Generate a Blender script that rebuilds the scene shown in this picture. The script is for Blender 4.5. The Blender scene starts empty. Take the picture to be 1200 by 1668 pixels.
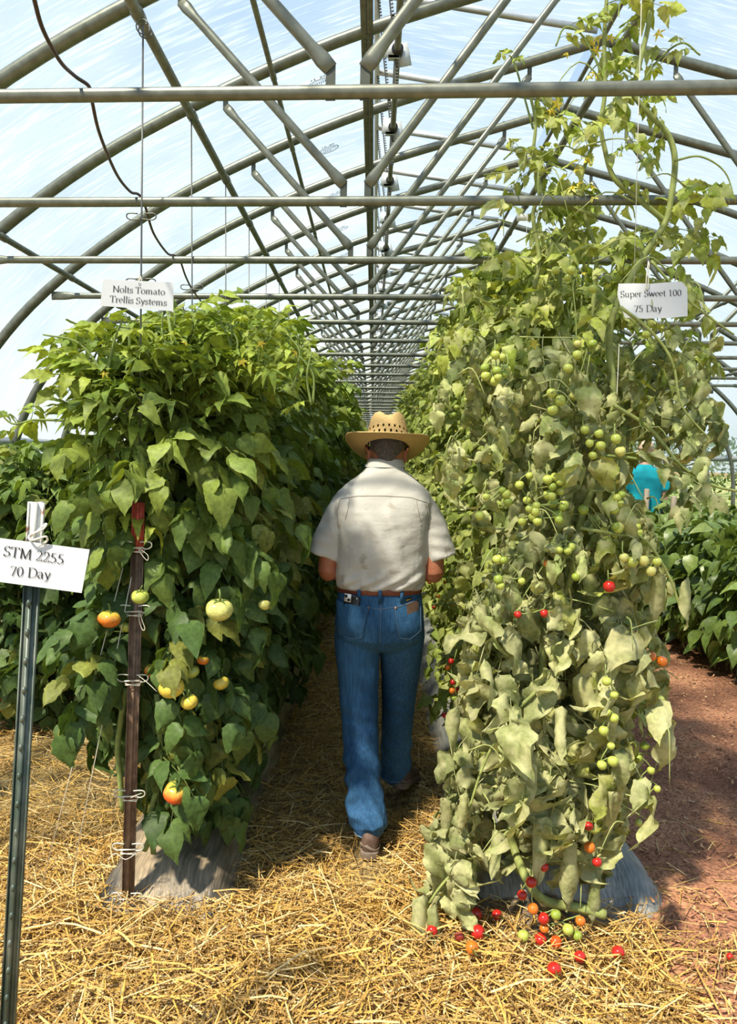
import bpy, bmesh, math, random
import numpy as np
from mathutils import Vector, Matrix
from mathutils.bvhtree import BVHTree
PI = math.pi
S = bpy.context.scene
COL = S.collection
rs = np.random.RandomState(7)

# ------------------------------------------------------------ camera
F = 1250.0; CH = 1.66; ROLL = 0.017
vx, vy = 9.0, 89.0
c_, s_ = math.cos(ROLL), math.sin(ROLL)
x0, y0 = vx*c_ - vy*s_, vx*s_ + vy*c_
yaw = math.atan2(x0, F); pit = math.atan2(y0, math.hypot(F, x0))
fw = Vector((-math.sin(yaw)*math.cos(pit), math.cos(yaw)*math.cos(pit), -math.sin(pit)))
r0 = fw.cross(Vector((0, 0, 1))).normalized(); u0 = r0.cross(fw)
cr = r0*c_ + u0*s_; cu = u0*c_ - r0*s_
cam = bpy.data.cameras.new('camera'); camo = bpy.data.objects.new('camera', cam); COL.objects.link(camo)
cam.sensor_fit = 'VERTICAL'; cam.sensor_height = 36.0; cam.lens = 36.0*F/1668.0
cam.clip_start = 0.05; cam.clip_end = 500
M4 = Matrix.Identity(4)
for i in range(3):
    M4[i][0] = cr[i]; M4[i][1] = cu[i]; M4[i][2] = -fw[i]
M4[2][3] = CH
camo.matrix_world = M4
S.camera = camo
CR, CU, CF = np.array(cr), np.array(cu), np.array(fw)
def px(x, y, d):
    """world point seen at pixel (x, y) whose world y (depth) is d"""
    r = CF + CR*((x-600)/F) + CU*((834-y)/F)
    return np.array((0, 0, CH)) + r*(d/r[1])
def proj(P):
    q = np.asarray(P) - np.array((0, 0, CH))
    z = q@CF
    return 600 + F*(q@CR)/z, 834 - F*(q@CU)/z, q[..., 1]

# ------------------------------------------------------------ light
S.view_settings.view_transform = 'Standard'
S.view_settings.look = 'None'
S.view_settings.gamma = 1.0
S.view_settings.exposure = 0.0
try: S.view_settings.use_curve_mapping = False
except Exception: pass
S.cycles.max_bounces = 8; S.cycles.transparent_max_bounces = 12
S.cycles.diffuse_bounces = 4; S.cycles.glossy_bounces = 2
S.cycles.sample_clamp_indirect = 6.0
W = bpy.data.worlds.new('sky'); S.world = W; W.use_nodes = True
wn = W.node_tree.nodes; wl = W.node_tree.links
bg = wn['Background']
tc = wn.new('ShaderNodeTexCoord'); sp = wn.new('ShaderNodeSeparateXYZ')
rmp = wn.new('ShaderNodeValToRGB')
wl.new(tc.outputs['Generated'], sp.inputs[0])
wl.new(sp.outputs['Z'], rmp.inputs[0])
e = rmp.color_ramp.elements
e[0].position = 0.0; e[0].color = (0.80, 0.88, 0.89, 1)
e[1].position = 1.0; e[1].color = (0.28, 0.48, 0.80, 1)
m_ = e.new(0.25); m_.color = (0.60, 0.75, 0.86, 1)
m_ = e.new(0.55); m_.color = (0.38, 0.58, 0.84, 1)
wl.new(rmp.outputs[0], bg.inputs[0]); bg.inputs[1].default_value = 1.15
sun = bpy.data.lights.new('sun', 'SUN'); suno = bpy.data.objects.new('sun', sun); COL.objects.link(suno)
sun.energy = 8.4; sun.angle = math.radians(3.0); sun.color = (1.0, 0.90, 0.72)
SUN_TO = Vector((-0.42, -0.52, 1.05)).normalized()
suno.rotation_euler = SUN_TO.to_track_quat('Z', 'Y').to_euler()

# ------------------------------------------------------------ materials
def mat(name): 
    m = bpy.data.materials.new(name); m.use_nodes = True
    return m, m.node_tree.nodes, m.node_tree.links, m.node_tree.nodes['Principled BSDF']
def ramp(n, stops):
    r = n.new('ShaderNodeValToRGB'); el = r.color_ramp.elements
    el[0].position, el[0].color = stops[0][0], (*stops[0][1], 1)
    el[1].position, el[1].color = stops[-1][0], (*stops[-1][1], 1)
    for p, c in stops[1:-1]:
        k = el.new(p); k.color = (*c, 1)
    return r
def noise(n, l, scale, detail=3, coord='Object', stretch=None):
    t = n.new('ShaderNodeTexCoord'); no = n.new('ShaderNodeTexNoise')
    no.inputs['Scale'].default_value = scale; no.inputs['Detail'].default_value = detail
    if stretch:
        mp = n.new('ShaderNodeMapping'); mp.inputs['Scale'].default_value = stretch
        l.new(t.outputs[coord], mp.inputs[0]); l.new(mp.outputs[0], no.inputs['Vector'])
    else: l.new(t.outputs[coord], no.inputs['Vector'])
    return no
def plain(name, col, rough=0.6, metal=0.0, var=0.0, scale=20, bump=0.0, spec=0.5, stretch=None, col2=None, lo=.35, hi=.65, bscale=None):
    m, n, l, b = mat(name)
    b.inputs['Base Color'].default_value = (*col, 1); b.inputs['Roughness'].default_value = rough
    b.inputs['Metallic'].default_value = metal; b.inputs['Specular IOR Level'].default_value = spec
    if var or col2 or bump:
        no = noise(n, l, scale, 4, stretch=stretch)
        if var or col2:
            c2 = col2 or tuple(min(1, c*(1+var)) for c in col)
            c1 = col if col2 else tuple(c*(1-var) for c in col)
            r = ramp(n, [(lo, c1), (hi, c2)])
            l.new(no.outputs['Fac'], r.inputs[0]); l.new(r.outputs[0], b.inputs['Base Color'])
        if bump:
            nb = noise(n, l, bscale, 4, stretch=stretch) if bscale else no
            bp = n.new('ShaderNodeBump'); bp.inputs['Strength'].default_value = bump; bp.inputs['Distance'].default_value = 0.01
            l.new(nb.outputs['Fac'], bp.inputs['Height']); l.new(bp.outputs[0], b.inputs['Normal'])
    return m
def attr_mat(name, rough=0.6, trans=0.0, spec=0.3, nscale=60, dust=None, dlo=.45, dhi=.62, tint=(1.25, 1.2, .45), bump=.4):
    """colour from the per-piece colour attribute; optional light through the leaf and a film of dust"""
    m, n, l, b = mat(name)
    a = n.new('ShaderNodeAttribute'); a.attribute_name = 'Col'
    no = noise(n, l, nscale, 3)
    mx = n.new('ShaderNodeMix'); mx.data_type = 'RGBA'; mx.blend_type = 'MULTIPLY'; mx.inputs[0].default_value = 1.0
    r = ramp(n, [(.3, (.72, .72, .72)), (.7, (1.2, 1.2, 1.2))])
    l.new(no.outputs['Fac'], r.inputs[0]); l.new(a.outputs['Color'], mx.inputs[6]); l.new(r.outputs[0], mx.inputs[7])
    out = mx.outputs[2]
    if dust:
        nd = noise(n, l, 16, 4); rd = ramp(n, [(dlo, (0, 0, 0)), (dhi, (1, 1, 1))])
        l.new(nd.outputs['Fac'], rd.inputs[0])
        md = n.new('ShaderNodeMix'); md.data_type = 'RGBA'
        sc = n.new('ShaderNodeMath'); sc.operation = 'MULTIPLY'; sc.inputs[1].default_value = .45
        l.new(rd.outputs[0], sc.inputs[0]); l.new(sc.outputs[0], md.inputs[0])
        l.new(out, md.inputs[6]); md.inputs[7].default_value = (*dust, 1); out = md.outputs[2]
    l.new(out, b.inputs['Base Color'])
    b.inputs['Roughness'].default_value = rough; b.inputs['Specular IOR Level'].default_value = spec
    if bump:
        bp = n.new('ShaderNodeBump'); bp.inputs['Strength'].default_value = bump; bp.inputs['Distance'].default_value = 0.004
        l.new(no.outputs['Fac'], bp.inputs['Height']); l.new(bp.outputs[0], b.inputs['Normal'])
    if trans:
        tr = n.new('ShaderNodeBsdfTranslucent'); t2 = n.new('ShaderNodeMix'); t2.data_type = 'RGBA'; t2.blend_type = 'MULTIPLY'; t2.inputs[0].default_value = 1
        l.new(out, t2.inputs[6]); t2.inputs[7].default_value = (*tint, 1); l.new(t2.outputs[2], tr.inputs[0])
        ms = n.new('ShaderNodeMixShader'); ms.inputs[0].default_value = trans
        l.new(b.outputs[0], ms.inputs[1]); l.new(tr.outputs[0], ms.inputs[2])
        l.new(ms.outputs[0], n['Material Output'].inputs[0])
    return m
MT = {}
MT['steel'] = plain('galvanized_steel', (.155, .165, .135), .40, .45, .18, 30)
MT['alu'] = plain('aluminium', (.50, .52, .53), .4, .6, .08, 20)
MT['dark_steel'] = plain('weathered_channel', (.13, .135, .10), .5, .3, .2, 25)
MT['plate'] = plain('zinc_plate', (.48, .53, .56), .45, .25, .06, 40)
MT['wire'] = plain('wire', (.12, .12, .11), .4, .6)
MT['black'] = plain('black_plastic', (.012, .012, .013), .35)
MT['cable'] = plain('brown_cable', (.05, .022, .018), .5, 0, .2, 30)
MT['twine'] = plain('twine', (.72, .69, .60), .8, 0, .1, 200)
MT['clipwire'] = plain('pale_clip_wire', (.62, .63, .55), .45, .3)
MT['paper'] = plain('paper', (.62, .64, .69), .7, 0, .02, 12)
MT['ink'] = plain('ink', (.012, .012, .016), .7)
MT['print'] = plain('printed_ink', (.14, .20, .20), .7)
MT['spool'] = plain('spool_white', (.82, .80, .74), .6)
MT['leaf_dark'] = attr_mat('tomato_leaf', .55, .28, .35, 70)
MT['leaf_dusty'] = attr_mat('dusty_tomato_leaf', .75, .24, .2, 70, dust=(.68, .65, .38), dlo=.42, dhi=.62)  # real dust patches, their colour brightened to paint in pale highlights
MT['leaf_light'] = attr_mat('light_tomato_leaf', .65, .28, .25, 70, dust=(.50, .48, .28), dlo=.50, dhi=.7)
MT['leaf_pepper'] = attr_mat('pepper_leaf', .38, .22, .5, 40)
MT['stem'] = attr_mat('vine_stem', .6, 0, .3, 40)
MT['straw'] = attr_mat('straw', .6, .12, .3, 60, tint=(1, .9, .6), bump=0)
MT['chips'] = attr_mat('wood_chips', .9, 0, .1, 60, bump=0)
MT['fruit'] = attr_mat('tomato_skin', .16, 0, .5, 6, bump=0)
MT['flower'] = plain('yellow_petals', (.90, .74, .10), .5, 0, .15, 40)
# ------------------------------------------------------------ mesh building
class MB:
    def __init__(s): s.v = []; s.f = {3: [], 4: []}; s.c = []; s.n = 0; s.ng = []
    def add(s, V, faces, col=None):
        V = np.asarray(V, float).reshape(-1, 3)
        if isinstance(faces, np.ndarray): s.f[faces.shape[1]].append(faces + s.n)
        else:
            for k in (3, 4):
                q = [f for f in faces if len(f) == k]
                if q: s.f[k].append(np.array(q) + s.n)
            s.ng += [[i + s.n for i in f] for f in faces if len(f) > 4]
        s.v.append(V); s.n += len(V)
        c = np.ones((len(V), 4)); 
        if col is not None: c[:, :3] = col
        s.c.append(c)
    def tube(s, P, r, n=8, cap=True, col=None, flat=None, closed=False):
        P = np.asarray(P, float); m = len(P); r = np.broadcast_to(np.asarray(r, float), (m,))
        T = np.gradient(P, axis=0) if not closed else np.roll(P, -1, 0) - np.roll(P, 1, 0)
        T /= np.linalg.norm(T, axis=1)[:, None] + 1e-12
        up = np.array((0, 0, 1.)) if abs(T[0][2]) < .9 else np.array((1., 0, 0))
        A = np.cross(T[0], up); A /= np.linalg.norm(A)
        V = np.zeros((m, n, 3)); th = np.arange(n)*2*PI/n
        for i in range(m):
            A = A - T[i]*(A@T[i]); A /= np.linalg.norm(A) + 1e-12
            B = np.cross(T[i], A)
            fa, fb = (1, 1) if flat is None else flat[i]
            V[i] = P[i] + r[i]*(np.cos(th)[:, None]*A*fa + np.sin(th)[:, None]*B*fb)
        i, j = np.meshgrid(np.arange(m if closed else m-1), np.arange(n), indexing='ij')
        j2 = (j+1) % n; i2 = (i+1) % m
        Q = np.stack([i*n+j, i*n+j2, i2*n+j2, i2*n+j], -1).reshape(-1, 4)
        s.add(V.reshape(-1, 3), Q, col)
        if cap and not closed:
            base = s.n - m*n
            if n == 4 or n == 3:
                s.f[n].append(np.array([list(range(n))[::-1]]) + base); s.f[n].append(np.array([list(range(n))]) + base + (m-1)*n)
            else:
                s.ng.append([base + k for k in range(n)][::-1]); s.ng.append([base + (m-1)*n + k for k in range(n)])
    def rings(s, R, cap=True, col=None):
        """loft through rings R (m, n, 3)"""
        R = np.asarray(R, float); m, n = R.shape[:2]
        i, j = np.meshgrid(np.arange(m-1), np.arange(n), indexing='ij'); j2 = (j+1) % n
        Q = np.stack([i*n+j, i*n+j2, (i+1)*n+j2, (i+1)*n+j], -1).reshape(-1, 4)
        s.add(R.reshape(-1, 3), Q, col); base = s.n - m*n
        if cap:
            s.ng.append([base + k for k in range(n)][::-1]); s.ng.append([base + (m-1)*n + k for k in range(n)])
    def grid(s, G, col=None):
        G = np.asarray(G, float); m, n = G.shape[:2]
        i, j = np.meshgrid(np.arange(m-1), np.arange(n-1), indexing='ij')
        Q = np.stack([i*n+j, i*n+j+1, (i+1)*n+j+1, (i+1)*n+j], -1).reshape(-1, 4)
        s.add(G.reshape(-1, 3), Q, col)
    def box(s, c, size, R=None, col=None):
        V = np.array([(x, y, z) for x in (-.5, .5) for y in (-.5, .5) for z in (-.5, .5)])*np.asarray(size, float)
        if R is not None: V = V@np.asarray(R).T
        s.add(V + np.asarray(c, float), [(0, 1, 3, 2), (4, 6, 7, 5), (0, 4, 5, 1), (2, 3, 7, 6), (0, 2, 6, 4), (1, 5, 7, 3)], col)
    def ball(s, c, r, n=12, m=8, col=None, R=None):
        r = np.broadcast_to(np.asarray(r, float), (3,))
        ph = np.linspace(0.02, PI-.02, m); th = np.arange(n)*2*PI/n
        V = np.stack([np.sin(ph)[:, None]*np.cos(th), np.sin(ph)[:, None]*np.sin(th), np.cos(ph)[:, None]*np.ones(n)], -1)*r
        V = V[::-1]
        if R is not None: V = V@np.asarray(R).T
        s.rings(V + np.asarray(c, float), True, col)
    def mesh(s, name, smooth=True):
        me = bpy.data.meshes.new(name)
        V = np.concatenate(s.v)
        me.vertices.add(len(V)); me.vertices.foreach_set('co', V.ravel())
        L = []; st = []; tot = []; k = 0
        for d in (3, 4):
            if s.f[d]:
                A = np.concatenate(s.f[d]); L.append(A.ravel()); st.append(k + np.arange(len(A))*d); tot.append(np.full(len(A), d)); k += A.size
        for g in s.ng:
            L.append(np.array(g)); st.append(np.array([k])); tot.append(np.array([len(g)])); k += len(g)
        L = np.concatenate(L); st = np.concatenate(st); tot = np.concatenate(tot)
        me.loops.add(len(L)); me.loops.foreach_set('vertex_index', L.astype(np.int32))
        me.polygons.add(len(st)); me.polygons.foreach_set('loop_start', st.astype(np.int32))
        me.polygons.foreach_set('loop_total', tot.astype(np.int32))
        me.update(calc_edges=True); me.validate()
        if smooth: me.polygons.foreach_set('use_smooth', np.ones(len(me.polygons), bool))
        C = np.concatenate(s.c)
        if not np.all(C == 1) and len(me.vertices) == len(C):
            a = me.color_attributes.new('Col', 'FLOAT_COLOR', 'POINT'); a.data.foreach_set('color', C.ravel().astype(np.float32))
        return me
    def obj(s, name, m, parent=None, smooth=True, flat=False):
        me = s.mesh(name, smooth and not flat); return link(name, me, m, parent)
def link(name, me, m=None, parent=None):
    o = bpy.data.objects.new(name, me); COL.objects.link(o)
    if m is not None: me.materials.append(MT[m] if isinstance(m, str) else m)
    if parent is not None: o.parent = parent
    return o
def shift(o, loc):
    """put a mesh object's origin at loc without moving the mesh"""
    o.data.transform(Matrix.Translation(-Vector(loc))); o.location = Vector(loc); return o
def tag(o, label=None, cat=None, group=None, kind=None):
    if label: o['label'] = label
    if cat: o['category'] = cat
    if group: o['group'] = group
    if kind: o['kind'] = kind
    return o
def thing(name, label, cat, loc=(0, 0, 0), group=None):
    o = bpy.data.objects.new(name, None); COL.objects.link(o); o.location = Vector(loc); o.empty_display_size = .1
    return tag(o, label, cat, group)
def dup(root):
    r = root.copy(); COL.objects.link(r)
    for ch in root.children:
        c = ch.copy(); COL.objects.link(c); c.parent = r
        for g in ch.children:
            d = g.copy(); COL.objects.link(d); d.parent = c
    return r
def Rz(a): c, s = math.cos(a), math.sin(a); return np.array(((c, -s, 0), (s, c, 0), (0, 0, 1)))
def Rx(a): c, s = math.cos(a), math.sin(a); return np.array(((1, 0, 0), (0, c, -s), (0, s, c)))
def Ry(a): c, s = math.cos(a), math.sin(a); return np.array(((c, 0, s), (0, 1, 0), (-s, 0, c)))
def spline(P, n):
    """Catmull-Rom through P, n samples per span"""
    P = np.asarray(P, float); Q = np.vstack([2*P[0]-P[1], P, 2*P[-1]-P[-2]]); out = []
    for i in range(1, len(Q)-2):
        p0, p1, p2, p3 = Q[i-1:i+3]
        for t in np.arange(n)/n:
            out.append(.5*((2*p1) + (p2-p0)*t + (2*p0-5*p1+4*p2-p3)*t*t + (3*p1-p0-3*p2+p3)*t**3))
    out.append(P[-1]); return np.array(out)
# ------------------------------------------------------------ ground
H = 0.8                       # truss spacing
XC = 1.48*H                   # ridge of the house
def terrain(x, y):
    x = np.asarray(x, float); y = np.asarray(y, float)
    z = .008*np.sin(2.1*x+.7)*np.sin(1.7*y) + .006*np.sin(5*x+3*y) + .006*np.sin(7.3*x-4.1*y+1)
    z = z + .05*np.exp(-((x+.45)/.5)**2-((y-2.2)/.35)**2)
    return z*np.clip((1.15-x)/.2, 0.15, 1)
def straw_floor_mat():
    m, n, l, b = mat('straw_litter')
    no = noise(n, l, 5, 5, stretch=(1, 2.2, 1)); r = ramp(n, [(.3, (.10, .065, .025)), (.5, (.30, .21, .08)), (.72, (.48, .36, .15))])  # dark brown tones paint the shadow gaps between the straws
    n2 = noise(n, l, 90, 2, stretch=(1, .25, 1)); r2 = ramp(n, [(.35, (.45, .45, .45)), (.65, (1.3, 1.3, 1.3))])
    mx = n.new('ShaderNodeMix'); mx.data_type = 'RGBA'; mx.blend_type = 'MULTIPLY'; mx.inputs[0].default_value = 1
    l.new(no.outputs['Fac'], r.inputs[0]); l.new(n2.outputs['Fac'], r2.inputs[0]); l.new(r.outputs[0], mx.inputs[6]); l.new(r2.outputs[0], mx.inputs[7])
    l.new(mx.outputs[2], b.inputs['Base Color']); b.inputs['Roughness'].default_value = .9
    return m
mb = MB()
gx = np.concatenate([np.linspace(-60, -2.8, 6), np.linspace(-2.6, 1.4, 60), np.linspace(1.6, 5.2, 12), np.linspace(7, 60, 6)])
gy = np.concatenate([np.linspace(-8, .4, 6), np.linspace(.6, 6, 80), np.linspace(6.5, 34, 28), np.linspace(40, 140, 6)])
X, Y = np.meshgrid(gx, gy, indexing='ij'); Z = terrain(X, Y)
inside = (X > -2.8) & (X < 1.5) & (Y < 36) & (Y > 0)
Z = np.where(inside, Z, 0) - .01
mb.grid(np.stack([X, Y, Z], -1)[:, ::1])
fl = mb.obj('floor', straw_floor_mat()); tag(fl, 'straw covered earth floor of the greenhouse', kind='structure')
# reddish mulch walkway between the cherry tomatoes and the peppers
def mulch_mat():
    m, n, l, b = mat('red_brown_mulch')
    no = noise(n, l, 2.2, 6); r = ramp(n, [(.3, (.19, .088, .055)), (.52, (.35, .165, .098)), (.75, (.52, .27, .15))])
    n2 = noise(n, l, 70, 3); r2 = ramp(n, [(.3, (.5, .5, .5)), (.7, (1.4, 1.4, 1.4))])
    mx = n.new('ShaderNodeMix'); mx.data_type = 'RGBA'; mx.blend_type = 'MULTIPLY'; mx.inputs[0].default_value = 1
    l.new(no.outputs['Fac'], r.inputs[0]); l.new(n2.outputs['Fac'], r2.inputs[0]); l.new(r.outputs[0], mx.inputs[6]); l.new(r2.outputs[0], mx.inputs[7])
    l.new(mx.outputs[2], b.inputs['Base Color']); b.inputs['Roughness'].default_value = .95; b.inputs['Specular IOR Level'].default_value = .1
    bp = n.new('ShaderNodeBump'); bp.inputs['Strength'].default_value = .8; bp.inputs['Distance'].default_value = .02
    l.new(n2.outputs['Fac'], bp.inputs['Height']); l.new(bp.outputs[0], b.inputs['Normal'])
    return m
mb = MB(); gx = np.linspace(.95, 4.8, 60); gy = np.concatenate([np.linspace(1.6, 8, 90), np.linspace(8.5, 33, 30)])
X, Y = np.meshgrid(gx, gy, indexing='ij')
Z = .028 + .015*np.sin(3*X+1.3*Y)*np.sin(2.3*Y) + .01*np.sin(9*X+5*Y) - .05*np.clip(1-(X-.95)/.15, 0, 1) - .05*np.clip(1-(Y-1.6)/.3, 0, 1)
mb.grid(np.stack([X, Y, Z], -1)); o = mb.obj('floor_mulch', mulch_mat()); tag(o, 'red brown wood mulch walkway beside the pepper plants', kind='structure')
# lawn and field outside the wall
mb = MB(); mb.grid(np.array([[(5.3, -5, .0), (5.3, 90, .0)], [(60, -5, .0), (60, 90, .0)]]))
o = mb.obj('lawn', plain('lawn', (.16, .24, .05), .9, col2=(.42, .38, .16), scale=.7, lo=.42, hi=.6)); tag(o, 'green and straw coloured grass outside the open side wall', kind='structure')

# raised beds under black film
def film_bed_mat(name, dark, dusty, lo, hi):
    m, n, l, b = mat(name)
    no = noise(n, l, 3.0, 6, stretch=(2.2, .7, 1)); r = ramp(n, [(lo, dark), (hi, dusty)])
    n3 = noise(n, l, 40, 3, stretch=(3, .12, 1)); r3 = ramp(n, [(.4, (.55, .55, .55)), (.62, (1.3, 1.3, 1.3))])
    mx = n.new('ShaderNodeMix'); mx.data_type = 'RGBA'; mx.blend_type = 'MULTIPLY'; mx.inputs[0].default_value = .55
    l.new(no.outputs['Fac'], r.inputs[0]); l.new(n3.outputs['Fac'], r3.inputs[0]); l.new(r.outputs[0], mx.inputs[6]); l.new(r3.outputs[0], mx.inputs[7])
    l.new(mx.outputs[2], b.inputs['Base Color']); b.inputs['Roughness'].default_value = .42
    bp = n.new('ShaderNodeBump'); bp.inputs['Strength'].default_value = .5; bp.inputs['Distance'].default_value = .01
    l.new(n3.outputs['Fac'], bp.inputs['Height']); l.new(bp.outputs[0], b.inputs['Normal'])
    return m
def bed(xa, xb, ya, yb, hgt, m, label, soil_front=0):
    mb = MB(); u = np.linspace(0, 1, 25); y = np.concatenate([np.linspace(ya, ya+2.5, 50), np.linspace(ya+2.6, yb, 60)])
    U, Y = np.meshgrid(u, y, indexing='ij')
    prof = np.clip(np.minimum(U, 1-U)/.22, 0, 1); prof = np.sin(prof*PI/2)**1.3
    end = np.clip((Y-ya)/.25, 0, 1); end = np.sin(end*PI/2)
    Z = (hgt+.04)*prof*end - .04 + .008*np.sin(14*Y+9*U)*prof + .006*np.sin(31*Y+2)*prof
    X_ = xa + (xb-xa)*U + .012*np.sin(5*Y)
    mb.grid(np.stack([X_, Y, Z], -1)); o = mb.obj('plastic_mulch', m); tag(o, label, 'plastic mulch')
    return o
bed(-1.06, -.48, 2.62, 32, .10, film_bed_mat('black_film', (.05, .048, .042), (.34, .27, .18), .34, .58), 'dusty black plastic mulch film under the wire trellised tomato row')
bed(.34, 1.17, 2.66, 32, .13, film_bed_mat('blue_black_film', (.15, .165, .165), (.40, .39, .35), .34, .62), 'blue grey plastic mulch film under the cherry tomato row beside the mulch walkway')
# soil at the near end of the cherry bed
mb = MB(); a = np.linspace(0, 2*PI, 49); rr = np.linspace(0, 1, 12)
A, R_ = np.meshgrid(a, rr, indexing='ij'); wob = 1 + .15*np.sin(3*A+1) + .08*np.sin(7*A)
X = .62 + .30*R_*np.cos(A)*wob; Y = 2.74 + .20*R_*np.sin(A)*wob; Z = .05*(1-R_**2) - .005 + .008*np.sin(40*X)*np.sin(37*Y)*(1-R_)
mb.grid(np.stack([X, Y, Z], -1)); o = mb.obj('soil_mound', plain('grey_soil', (.16, .13, .095), .95, 0, .35, 25, bump=.8, bscale=60)); tag(o, 'small grey soil mound at the foot of the nearest cherry tomato vine', 'soil')

# straw
def straw_batch(mb, n, xr, yr, zmax, lr=(.06, .22), wr=(.0022, .0048), tilt=.16, zoff=0, keep=None):
    x = rs.uniform(*xr, n); y = rs.uniform(*yr, n)
    if keep is not None:
        k = keep(x, y) > rs.rand(n); x, y = x[k], y[k]; n = len(x)
    z = terrain(x, y) + rs.rand(n)**1.6*zmax + zoff + .004
    L = rs.uniform(*lr, n)*rs.uniform(.6, 1, n); w = rs.uniform(*wr, n); az = rs.uniform(0, 2*PI, n); tl = rs.normal(0, tilt, n)
    D = np.stack([np.cos(az)*np.cos(tl), np.sin(az)*np.cos(tl), np.sin(tl)], -1)
    N = np.stack([-np.sin(az), np.cos(az), np.zeros(n)], -1); rl = rs.uniform(-.7, .7, n)
    Zv = np.cross(D, N); Sd = N*np.cos(rl)[:, None] + Zv*np.sin(rl)[:, None]; Up = np.cross(Sd, D)
    P = np.stack([x, y, z], -1); bend = rs.normal(0, .07, n)*L
    V = np.zeros((n, 9, 3))
    for i, t in enumerate((-.5, 0, .5)):
        c = P + D*(L*t)[:, None] + Up*(bend*(1-4*t*t))[:, None]
        lowz = terrain(c[:, 0], c[:, 1]) + .003; c[:, 2] = np.maximum(c[:, 2], lowz)
        V[:, i*3] = c - Sd*w[:, None]*.5; V[:, i*3+1] = c + Up*(w*.3)[:, None]; V[:, i*3+2] = c + Sd*w[:, None]*.5
    q = np.array([(0, 1, 4, 3), (1, 2, 5, 4), (3, 4, 7, 6), (4, 5, 8, 7)])
    Q = (q[None] + (np.arange(n)*9)[:, None, None]).reshape(-1, 4)
    pal = np.array([(.60, .37, .10), (.68, .46, .16), (.78, .60, .30), (.50, .30, .09), (.32, .20, .07), (.66, .42, .10)])
    c = pal[rs.randint(0, 6, n)]*rs.uniform(.75, 1.1, (n, 1))
    mb.add(V.reshape(-1, 3), Q, np.repeat(c, 9, 0))
mb = MB()
def no_beds(x, y):
    k = np.ones_like(x)
    k[(x > -.98) & (x < -.5) & (y > 2.60)] = .03
    k[(x > .36) & (x < 1.06) & (y > 2.64)] = .0
    k[(x > -.10) & (x < .09) & (y > 2.86) & (y < 3.4)] *= .12
    k[(x > .05) & (x < .26) & (y > 3.45) & (y < 3.98)] *= .12
    k[(x > 1.02)] = .12
    k[(x > 1.02) & (y < 2.5)] = .5
    k[(x > 1.3) & (y > 2.35)] *= .25
    return k
straw_batch(mb, 15000, (-1.7, 1.75), (1.45, 3.4), .05, keep=no_beds)
straw_batch(mb, 5000, (-1.2, 1.3), (1.5, 2.7), .07, (.08, .3), (.003, .0065), keep=no_beds)
straw_batch(mb, 9000, (-.62, .52), (2.6, 6.5), .035, keep=no_beds)
straw_batch(mb, 5000, (-.62, .52), (6, 14), .03, (.08, .25), (.004, .008))
straw_batch(mb, 9000, (-2.3, -.95), (2.4, 7.5), .04, keep=no_beds)
straw_batch(mb, 500, (1.0, 2.2), (2.0, 4.0), .02, keep=lambda x, y: np.clip(1.2-(x-1)*1.2-(y-2.2)*.5, 0, 1), zoff=.035)
straw_batch(mb, 120, (-1.0, -.5), (2.56, 2.70), .02, zoff=.03)
straw_batch(mb, 260, (.36, 1.0), (2.4, 2.75), .03, zoff=.03)
o = mb.obj('straw', 'straw'); tag(o, 'loose golden straw spread over the ground and path', 'straw', kind='stuff')
# chips of the mulch walkway
mb = MB(); n = 14000
x = rs.uniform(1.05, 3.0, n); y = 1.9 + 7*rs.rand(n)**1.5; L = rs.uniform(.004, .014, n); w = L*rs.uniform(.15, .4, n); az = rs.uniform(0, 2*PI, n)
P = np.stack([x, y, .038 + .018*rs.rand(n) + .012*np.sin(3*x+1.3*y)*np.sin(2.3*y)], -1)
D = np.stack([np.cos(az), np.sin(az), rs.normal(0, .25, n)], -1)*L[:, None]; N = np.stack([-np.sin(az), np.cos(az), rs.normal(0, .3, n)], -1)*w[:, None]
V = np.stack([P-D-N, P+D-N, P+D+N, P-D+N], 1)
pal = np.array([(.44, .21, .115), (.31, .145, .085), (.60, .33, .17), (.20, .10, .06), (.66, .46, .27)])
mb.add(V.reshape(-1, 3), np.arange(n*4).reshape(-1, 4), np.repeat(pal[rs.choice(5, n, p=[.3, .3, .2, .17, .03])], 4, 0))
o = mb.obj('wood_mulch', 'chips'); tag(o, 'red brown wood chips scattered over the mulch walkway', 'mulch', kind='stuff')

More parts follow.
